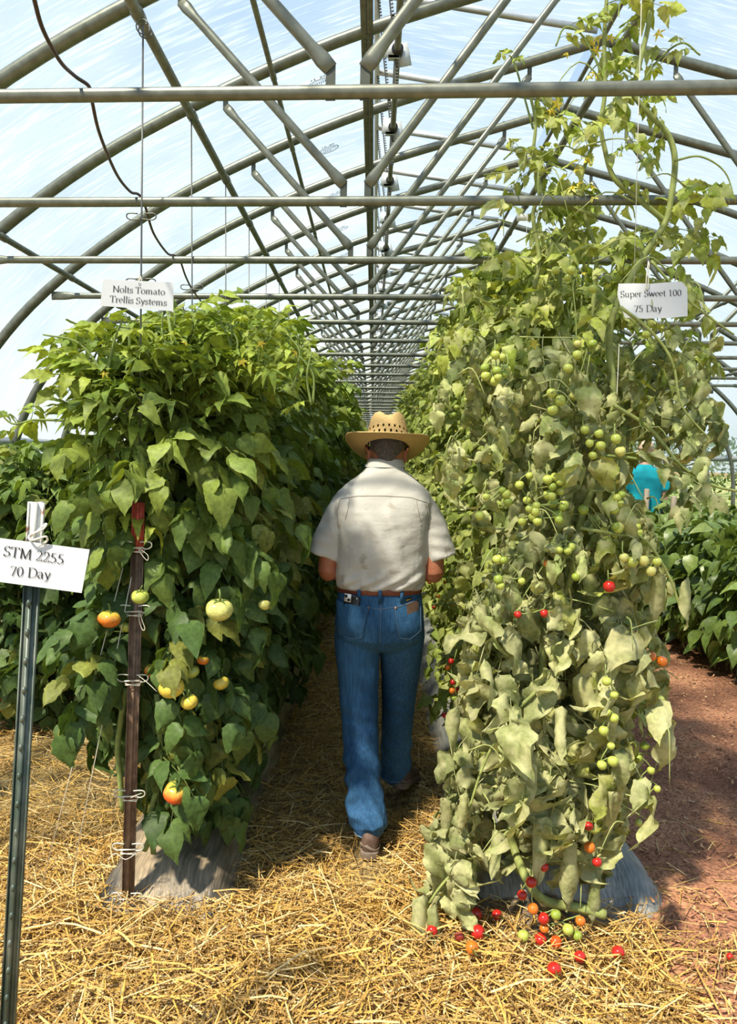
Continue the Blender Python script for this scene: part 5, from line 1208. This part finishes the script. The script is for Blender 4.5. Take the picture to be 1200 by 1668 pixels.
def make_man():
    X0, Y0 = .035, 3.32; t = thing('person', 'man in a straw hat, pale work shirt and blue jeans walking away down the path', 'person', (X0, Y0, 0))
    # ---- body: one continuous skin from head to ankles
    mb = MB(); hc = np.array((.022, .072, 1.672)); T, RH = head(mb, hc, .42, 1.0)
    limb(mb, [(.012, .0, 1.50), (.015, .012, 1.58), (.02, .045, 1.66)], [.075, .064, .06])
    mb.rings(np.array([ering((0, cy, z), (rx, 0, 0), (0, ry, 0), 28, 2.3) for z, rx, ry, cy in ((.86, .15, .10, 0), (.95, .165, .12, 0), (1.08, .155, .11, 0), (1.25, .165, .115, 0), (1.40, .18, .11, 0), (1.48, .15, .085, 0), (1.53, .08, .06, 0))]))
    for s, sh, el, wr in ((-1, (-.185, .0, 1.435), (-.228, -.035, 1.165), (-.125, .215, 1.155)), (1, (.195, .0, 1.435), (.236, -.035, 1.165), (.13, .215, 1.155))):
        limb(mb, [sh, (np.array(sh)+el)/2 + (s*.008, -.012, 0), el], [.046, .046, .041]); e_ = np.array(el); w_ = np.array(wr)
        limb(mb, [e_, e_*.65 + w_*.35, w_], [.042, .043, .028]); d = w_-e_; hand(mb, w_, (-s*.55, .8, -.05), (0, 0, 1), (-s*.4, .2, .9), .8)
    for hp, kn, an in (((-.09, 0, .88), (-.07, -.04, .48), (-.02, -.19, .10)), ((.10, .02, .88), (.095, .19, .50), (.095, .37, .12))):
        limb(mb, [hp, (np.array(hp)*.55+np.array(kn)*.45), kn, np.array(kn)*.6+np.array(an)*.4, an], [.085, .075, .052, .052, .036])
    body = fuse(mb, .0052, 4, .5); link('body', body, 'skin', t)
    for s in (-1, 1): mb = MB(); mb.ball(T((s*.031, .083, .020)), .0115, 12, 8); mb.obj('eye', 'eye', t)
    # hair: a cap on the back and sides, ending at the nape
    mb = MB(); A = np.linspace(-PI*.90, -.10*PI, 40); G = []
    for f in np.linspace(0, 1, 14):
        row = []
        for a in A:
            zl = -.058 - .014*math.cos(3*(a+PI/2)) + .06*abs(math.cos(a))**3; z = zl + (.10-zl)*f; rx = np.interp(z, [-.118, -.075, -.03, .02, .06, .095], [.05, .060, .071, .076, .075, .060]); ry = np.interp(z, [-.118, -.075, -.03, .02, .06, .095], [.06, .078, .092, .098, .096, .078])
            k = 1.055 if f > .05 else 1.0; row.append(T((math.cos(a)*rx*k, math.sin(a)*ry*k - .004, z)))
        G.append(row)
    mb.grid(G); mb.obj('hair', 'hair', t)
    mb = MB()      # dark wraparound sunglasses
    mb.grid([[T((.082*math.sin(a), .112*math.cos(a)*.98, .036 + dz)) for a in np.linspace(-.95, .95, 24)] for dz in np.linspace(-.022, .016, 6)])
    gl = mb.obj('sunglasses', 'black', t)
    for s in (-1, 1): mb = MB(); mb.tube([T((s*.070, .062, .040)), T((s*.084, .02, .038)), T((s*.084, -.022, .030)), T((s*.080, -.038, .008))], .0032, 6); mb.obj('temple', 'black', gl)
    # ---- hat
    HC = T((0, -.010, .030)); RT = Rz(0)@Rx(-.335)@Ry(.02); TH = lambda p: HC + RT@np.asarray(p, float)
    hat = None; n = 72; prof = [(.100, .0), (.101, .012), (.099, .030), (.097, .046), (.0955, .058), (.094, .070), (.091, .092), (.086, .114), (.079, .130), (.066, .140), (.045, .141), (.02, .135), (.0, .133)]
    mb = MB(); Vv = []
    for r, z in prof:
        for k in range(n):
            a = 2*PI*k/n; pin = 1 - .16*(z/.14)**2*abs(math.cos(a))**2; zz = z - (.022*math.exp(-(r*math.cos(a)/.026)**2)*(z > .125)) + (.012*(abs(math.cos(a)))*(z > .11)); Vv.append(TH((r*math.cos(a)*pin, r*1.18*math.sin(a), zz)))
    holes = {(3, 0), (4, 1)}; Q = []
    for i in range(len(prof)-1):
        for k in range(n):
            if (i == 4 and k % 3 == 0) or (i == 2 and k % 3 == 1): continue
            Q.append((i*n+k, i*n+(k+1) % n, (i+1)*n+(k+1) % n, (i+1)*n+k))
    mb.add(np.array(Vv), np.array(Q)); 
    hat = mb.obj('straw_hat', 'hat', t)
    mb = MB(); G = []
    for f in np.linspace(0, 1, 16):
        r = .099 + (.183-.099)*f; G.append([TH((r*math.cos(a), (r*1.18 if f < .1 else r*(1.18-.10*f))*math.sin(a), .002 + .010*math.sin(f*PI*.5) + (.030*abs(math.cos(a))**3 - .016*abs(math.sin(a))**2)*f**2 + .0012*math.sin(f*60))) for a in np.linspace(0, 2*PI, 97)])
    mb.grid(G); G2 = np.array(G) - RT@np.array((0, 0, .003)); mb.grid(G2[:, ::-1]); mb.grid([G[-1], G2[-1]]); mb.obj('brim', 'hat', hat)
    mb = MB(); mb.tube(np.array(G[-1][:-1]), .0035, 6, closed=True); mb.obj('brim_binding', 'hat', hat)
    mb = MB(); mb.tube([TH((.101*math.cos(a), .101*1.18*math.sin(a), .006)) for a in np.linspace(0, 2*PI, 60)[:-1]], .004, 6, closed=True, flat=[(1, 1.5)]*59); mb.obj('hat_band', 'hat', hat)
    # ---- shirt
    mb = MB(); mb.rings(np.array([ering((cx, cy, z), (rx, 0, 0), (0, ry, 0), 40, 2.6) for z, cx, cy, rx, ry in ((1.095, .0, 0, .178, .128), (1.105, .0, 0, .192, .140), (1.14, .002, 0, .198, .148), (1.20, .004, 0, .199, .150), (1.30, .006, -.004, .200, .150), (1.38, .008, -.008, .206, .146), (1.43, .008, -.008, .212, .140), (1.47, .008, -.004, .212, .128), (1.51, .01, .002, .200, .112), (1.545, .012, .010, .166, .096), (1.575, .014, .018, .124, .084), (1.605, .015, .026, .090, .076), (1.63, .016, .034, .070, .070))]))
    for s, P in ((-1, [(-.110, 0, 1.452), (-.158, -.002, 1.43), (-.204, -.012, 1.34), (-.246, -.022, 1.228)]), (1, [(.125, 0, 1.452), (.174, -.002, 1.43), (.219, -.012, 1.34), (.262, -.022, 1.228)])):
        P = spline(P, 6); mb.tube(P, np.interp(np.linspace(0, 1, len(P)), [0, .3, 1], [.078, .074, .070]), 30, flat=[(1, 1)]*(len(P)-1) + [(1, 1.0)])
    sm = fuse(mb, .0058, 3, .5)
    def fold(V):      # gathered cloth: diagonal folds across the back, blousing over the belt
        N = V.copy(); a = np.clip((1.5-V[:, 2])/.1, 0, 1); back = np.clip(-V[:, 1]/.06, 0, 1)
        h = .0105*np.exp(-(((V[:, 0]+.03) - (1.36-V[:, 2])*.62)/.030)**2)*np.clip((V[:, 2]-1.13)/.06, 0, 1)*np.clip((1.47-V[:, 2])/.08, 0, 1)
        h += .009*np.exp(-(((V[:, 0]-.03) - (1.42-V[:, 2])*.33)/.022)**2)*np.clip((V[:, 2]-1.2)/.06, 0, 1)*np.clip((1.48-V[:, 2])/.06, 0, 1)
        h += .004*np.sin(V[:, 0]*70 + 9*np.sin(V[:, 2]*14))*np.clip((1.22-V[:, 2])/.1, 0, 1)
        h += .0022*np.sin(V[:, 2]*120 + 14*V[:, 0])*np.clip((np.abs(V[:, 0])-.20)/.03, 0, 1)
        N[:, 1] -= h*a*back; return N
    setco(sm, fold(coords(sm))); wrinkle(sm, .0050, 40, 4); shirt = link('shirt', sm, 'shirt', t); bs = bvh(sm)
    def ridge(pts, r, nm, par, m, bv, off=.001):
        P = surface_path(bv, seg(pts), off)
        if len(P) > 2: mb = MB(); mb.tube(P, r, 5); return mb.obj(nm, m, par)
    ridge([(-.175, 1.482), (-.10, 1.497), (.01, 1.50), (.12, 1.495), (.19, 1.474)], .0016, 'yoke_seam', shirt, 'seam', bs)
    ridge([(-.135, 1.488), (-.138, 1.45), (-.150, 1.40)], .0014, 'pleat', shirt, 'seam', bs); ridge([(.145, 1.486), (.150, 1.45), (.162, 1.40)], .0014, 'pleat', shirt, 'seam', bs)
    ridge([(-.175, 1.482), (-.185, 1.43), (-.182, 1.36)], .0013, 'armhole_seam', shirt, 'seam', bs); ridge([(.19, 1.474), (.20, 1.43), (.197, 1.36)], .0013, 'armhole_seam', shirt, 'seam', bs)
    mb = MB(); G = []    # folded collar
    for f, (dr, z) in enumerate(((.0, 1.62), (.001, 1.636), (.001, 1.650), (.004, 1.656), (.009, 1.650), (.014, 1.636), (.019, 1.618))):
        G.append([(.016 + (.067+dr)*math.cos(a), .028 + (z-1.58)*.28 + (.070+dr)*math.sin(a), z - .012*math.sin(a)*0 - .018*(math.sin(a) > 0)*math.sin(a)) for a in np.linspace(PI*.62-2*PI, PI*.38, 56)])
    mb.grid(G); mb.obj('collar', 'shirt', shirt)
    # ---- jeans
    mb = MB(); mb.rings(np.array([ering((cx, cy, z), (rx, 0, 0), (0, ry, 0), 36, 2.4) for z, cx, cy, rx, ry in ((1.108, 0, 0, .176, .124), (1.06, 0, -.002, .184, .130), (1.00, 0, -.008, .192, .140), (.94, .0, -.010, .196, .144), (.88, .002, -.004, .188, .136), (.835, .004, .01, .15, .10), (.82, .004, .012, .10, .07))]))
    for P, R in (([(-.088, .0, .95), (-.094, .0, .86), (-.088, -.006, .72), (-.076, -.035, .50), (-.058, -.105, .29), (-.032, -.178, .140), (-.028, -.188, .112)], [.102, .103, .092, .080, .077, .080, .081]),
                 ([(.098, .0, .95), (.102, .03, .86), (.102, .10, .71), (.098, .185, .51), (.097, .285, .30), (.098, .365, .135), (.098, .378, .10)], [.100, .100, .089, .077, .074, .076, .077])):
        limb(mb, P, R, 30)
    jm = fuse(mb, .0062, 5, .5)
    def jf(V):
        N = V.copy(); lo = np.clip((.42-V[:, 2])/.1, 0, 1)*np.clip((V[:, 2]-.05)/.05, 0, 1); L = V[:, 0] < .03
        d = np.where(L, .006, .004)*np.sin(V[:, 2]*62 + 5*np.sin(V[:, 0]*22) + 2*V[:, 1]*9)*lo
        c = np.where(L[:, None], np.array((-.045, -.13, 0)), np.array((.098, .33, 0))); r = V - c; r[:, 2] = 0; r /= np.linalg.norm(r, axis=1)[:, None]+1e-6; N += r*d[:, None]
        b = .016*np.exp(-((V[:, 2]-.175)/.022)**2)*(L)*np.clip(-(V[:, 0]+.04)/.04, 0, 1); N[:, 0] -= b      # cloth bunched over the heel
        kn = .0035*np.sin(V[:, 2]*85+V[:, 0]*30)*np.exp(-((V[:, 2]-.52)/.09)**2); N[:, 1] -= kn
        cr_ = .010*np.exp(-((V[:, 0]-.004)/.012)**2)*np.clip((1.0-V[:, 2])/.08, 0, 1)*np.clip((V[:, 2]-.80)/.02, 0, 1)*(V[:, 1] < 0); N[:, 1] += cr_
        return N
    setco(jm, jf(coords(jm))); wrinkle(jm, .0035, 30, 9); jeans = link('jeans', jm, 'denim', t); bj = bvh(jm)
    mb = MB(); G = [[(ex, ey, z) for ex, ey, _ in ering((0, 0, 0), (.1795+o, 0, 0), (0, .1275+o, 0), 48, 2.4)] for z, o in ((1.080, .002), (1.082, .005), (1.112, .005), (1.114, .002))]; mb.rings(G, False); mb.obj('belt', 'belt', t)
    for x in (-.088, .0, .092):
        P = surface_path(bj, [(x, z) for z in np.linspace(1.060, 1.072, 4)], .004); z0 = P[0]; mb = MB(); mb.box(np.array((x, P[:, 1].min()-.004, 1.084)), (.014, .006, .062)); mb.obj('belt_loop', 'denim', jeans)
    def patch(corners, nm, m, par, off, nx=10, nz=10, th=None):
        c = np.array(corners, float); G = []
        for v in np.linspace(0, 1, nz):
            o_v = off*(1-v) + .004*v
            row = [(c[0]*(1-u)+c[1]*u)*(1-v) + (c[3]*(1-u)+c[2]*u)*v for u in np.linspace(0, 1, nx)]; P = surface_path(bj, row, o_v)
            if len(P) == nx: G.append(P)
        mb = MB(); mb.grid(np.array(G)); G = np.array(G); edge = np.concatenate([G[0], G[1:, -1], G[-1, ::-1][1:], G[::-1, 0][1:-1]]); inn = edge + np.array((0, off*1.0, 0)); mb.grid([np.vstack([edge, edge[:1]]), np.vstack([inn, inn[:1]])])
        return mb.obj(nm, m, par)
    pl = patch([(-.172, 1.046), (-.045, 1.030), (-.075, .905), (-.165, .912)], 'back_pocket', 'denim', jeans, .016)
    pr = patch([(.062, 1.030), (.170, 1.062), (.174, .93), (.085, .905)], 'back_pocket', 'denim', jeans, .004)
    for c in ([(-.172, 1.046), (-.045, 1.030), (-.075, .905), (-.12, .898), (-.165, .912), (-.172, 1.046)], [(.062, 1.030), (.170, 1.062), (.174, .93), (.13, .898), (.085, .905), (.062, 1.030)]):
        ridge(c, .0011, 'pocket_stitching', pl if c[0][0] < 0 else pr, 'stitch', bj, .0048)
    ridge([(.006, 1.06), (.004, .98), (.004, .88)], .0013, 'seat_seam', jeans, 'stitch', bj, .001); ridge([(-.17, 1.055), (-.08, 1.038), (.004, 1.024), (.09, 1.040), (.17, 1.062)], .0011, 'yoke_stitching', jeans, 'stitch', bj, .001)
    patch([(.110, 1.044), (.160, 1.054), (.164, 1.014), (.114, 1.002)], 'leather_patch', 'leather', jeans, .007, 6, 6)
    bt = patch([(.107, 1.066), (.133, 1.073), (.134, 1.059), (.108, 1.052)], 'black_tag', 'black', jeans, .004, 5, 3)
    P0 = surface_path(bj, [(.109, 1.0575), (.131, 1.064)], .0055)
    lettering('tag_lettering', [('Wrangler', (0, 0), (1, 0))], bt, lambda u, v: P0[0] + (P0[1]-P0[0])*u + np.array((0, 0, -v*.022)), 'flower', .12, .06)
    for x, z in ((-.048, 1.030), (.065, 1.030)): P = surface_path(bj, [(x, z)], .006); mb = MB(); mb.ball(P[0], (.0055, .003, .0055), 10, 6); mb.obj('rivet', 'copper', jeans)
    V = coords(jm)     # hems
    for cx, cy, z, r in ((-.028, -.188, .076, .083), (.098, .378, .08, .079)): 
        m_ = (np.abs(V[:, 2]-(z+.012)) < .006) & (np.abs(V[:, 0]-cx) < .14) & (np.abs(V[:, 1]-cy) < .14)
        if m_.sum() > 12:
            q = V[m_]; c = q.mean(0); an = np.arctan2(q[:, 1]-c[1], q[:, 0]-c[0]); q = q[np.argsort(an)]; bins = np.array([q[i::1][:1][0] for i in range(0, len(q), max(1, len(q)//40))]); mb = MB(); mb.tube(bins + (0, 0, -.002), .0028, 5, closed=True); mb.obj('hem', 'stitch', jeans)
    # ---- shoes
    def shoe(heel, yawr, pitch, lab):
        R = Rz(yawr)@Rx(pitch); TT = lambda p: np.array(heel) + R@np.asarray(p, float); mb = MB()
        mb.rings(np.array([[TT(p) for p in ering((0, y, zc), (rx, 0, 0), (0, 0, rz), 20, 2.6)] for y, zc, rx, rz in ((-.012, .055, .022, .035), (.0, .058, .034, .05), (.03, .066, .039, .062), (.075, .068, .040, .060), (.12, .055, .040, .044), (.17, .045, .046, .032), (.22, .04, .047, .026), (.262, .036, .036, .020), (.28, .034, .015, .010))]))
        me = fuse(mb, .0055, 4, .5); so = link('shoe', me, 'shoe', t); mb = MB()
        prof = [(-.018, .020), (-.008, .034), (.02, .040), (.08, .036), (.13, .040), (.18, .049), (.225, .049), (.262, .038), (.286, .016)]
        ol = np.array([(w, y) for y, w in prof] + [(-w, y) for y, w in prof[::-1]]); mb.rings(np.array([[TT((x*k, y, z)) for x, y in ol] for z, k in ((0, .95), (.004, 1), (.026, 1.0), (.03, .94))])); mb.obj('sole', 'sole', so)
        mb = MB(); mb.tube([TT((.041*math.cos(a)*.98, .028+.042*math.sin(a), .045 + .012*math.sin(2*a))) for a in np.linspace(-PI, 0, 20)], .006, 6, flat=[(.5, 1.6)]*20); mb.obj('heel_counter', 'sole', so)
    shoe((-.024, -.250, .004), .02, 0, 'l'); shoe((.118, .310, .055), -.28, -.20, 'r')
    # phone in the back pocket is its own thing
    P = surface_path(bj, [(-.118, 1.030)], .004)[0] + np.array((X0, Y0, 0)); ph = thing('smartphone', 'black smartphone with white camera bump sticking out of the back pocket of the jeans', 'phone', P); R = Rz(-.42)@Ry(.10)
    mb = MB(); w, h, d = .072, .085, .008; ol = []
    for cx, cz, a0 in ((w/2-.01, h/2-.01, 0), (-w/2+.01, h/2-.01, 90), (-w/2+.01, -h/2+.01, 180), (w/2-.01, -h/2+.01, 270)): ol += [(cx+.01*math.cos(math.radians(a0+k)), cz+.01*math.sin(math.radians(a0+k))) for k in (0, 30, 60, 90)]
    o_ = np.array((.0, -.004, .006)); mb.rings(np.array([[R@np.array((x*k, y, z*k)) + o_ for x, z in ol] for y, k in ((d/2, .97), (d/2-.002, 1), (-d/2+.002, 1), (-d/2, .97))])); mb.obj('phone_body', 'black', ph)
    mb = MB(); mb.box(R@np.array((-.018, -d/2-.0012, .030)) + o_, (.030, .003, .034), R); cb = mb.obj('camera_bump', 'white_plastic', ph, flat=True)
    for x, z in ((-.025, .037), (-.011, .023)): mb = MB(); c = R@np.array((x, -d/2-.002, z)) + o_; mb.tube([c, c + R@np.array((0, -.003, 0))], .0068, 16); mb.obj('lens', 'black', cb)
    mb = MB(); mb.box(R@np.array((.024, -d/2-.0008, .034)) + o_, (.004, .001, .006), R); mb.obj('case_mark', 'white_plastic', ph, flat=True)
make_man()

def make_visitor():
    X0, Y0 = 3.30, 9.4; t = thing('person', 'person in a teal T-shirt and tan cap standing behind the pepper plants', 'person', (X0, Y0, 0)); mb = MB(); T, RH = head(mb, np.array((.03, .06, 1.70)), .3, 1.0, 2.4)
    limb(mb, [(0, 0, 1.48), (.01, .02, 1.57), (.02, .04, 1.63)], [.07, .06, .056])
    mb.rings(np.array([ering((0, 0, z), (rx, 0, 0), (0, ry, 0), 28, 2.3) for z, rx, ry in ((.86, .15, .10), (.95, .17, .12), (1.08, .16, .115), (1.25, .17, .12), (1.40, .18, .11), (1.48, .14, .08), (1.53, .08, .06))]))
    for s in (-1, 1):
        sh = np.array((s*.19, 0, 1.43)); el = np.array((s*.245, -.02, 1.14)); wr = np.array((s*.235, .10, .90)); limb(mb, [sh, (sh+el)/2, el], [.055, .048, .040]); limb(mb, [el, el*.6+wr*.4, wr], [.041, .041, .028]); hand(mb, wr, (0, .25, -1), (s, 0, 0), (-s*.2, 1, .2), .5)
        limb(mb, [(s*.09, 0, .88), (s*.095, .0, .68), (s*.09, .0, .49), (s*.09, -.01, .3), (s*.09, -.01, .10)], [.085, .075, .052, .052, .036]); mb.tube(np.array([(s*.09, -.05, .05), (s*.09, .05, .05), (s*.095, .17, .035)]), [.035, .04, .03], 12)
    link('body', fuse(mb, .007, 4), 'skin2', t)
    mb = MB(); mb.rings(np.array([ering((0, 0, z), (rx, 0, 0), (0, ry, 0), 36, 2.5) for z, rx, ry in ((.93, .20, .15), (1.0, .20, .15), (1.15, .195, .15), (1.3, .20, .145), (1.40, .205, .135), (1.47, .18, .11), (1.51, .13, .09), (1.55, .07, .065))]))
    for s in (-1, 1): mb.tube(spline([(s*.15, 0, 1.45), (s*.20, 0, 1.40), (s*.228, -.01, 1.32), (s*.238, -.014, 1.25)], 5), .068, 26)
    me = fuse(mb, .008, 5); wrinkle(me, .004, 26, 3); link('t_shirt', me, 'teal', t)
    mb = MB(); mb.rings(np.array([ering((0, 0, z), (rx, 0, 0), (0, ry, 0), 36, 2.4) for z, rx, ry in ((1.04, .17, .125), (.95, .19, .14), (.86, .18, .13), (.82, .12, .09))]))
    for s in (-1, 1): limb(mb, [(s*.09, 0, .9), (s*.10, 0, .7), (s*.10, 0, .50)], [.105, .10, .09], 28)
    link('shorts', fuse(mb, .009, 5), 'navy', t)
    mb = MB(); mb.rings(np.array([[T((x, y, z)) for x, y, _ in ering((0, -.004, 0), (rx, 0, 0), (0, ry, 0), 32)] for z, rx, ry in ((.045, .084, .106), (.075, .083, .104), (.105, .070, .088), (.128, .040, .052), (.134, .01, .012))])); cp = mb.obj('cap', 'cap', t)
    mb = MB(); mb.grid([[T(((.070+.0*f)*math.sin(a), .08 + (.03+.065*f)*math.cos(a), .048 - .012*f)) for a in np.linspace(-1.2, 1.2, 16)] for f in np.linspace(0, 1, 6)]); mb.obj('cap_visor', 'cap', cp)
make_visitor(); [o for o in S.objects if o.name.startswith('person') and o.location.x > 2][0].scale = (1.05, 1.05, 1.05)
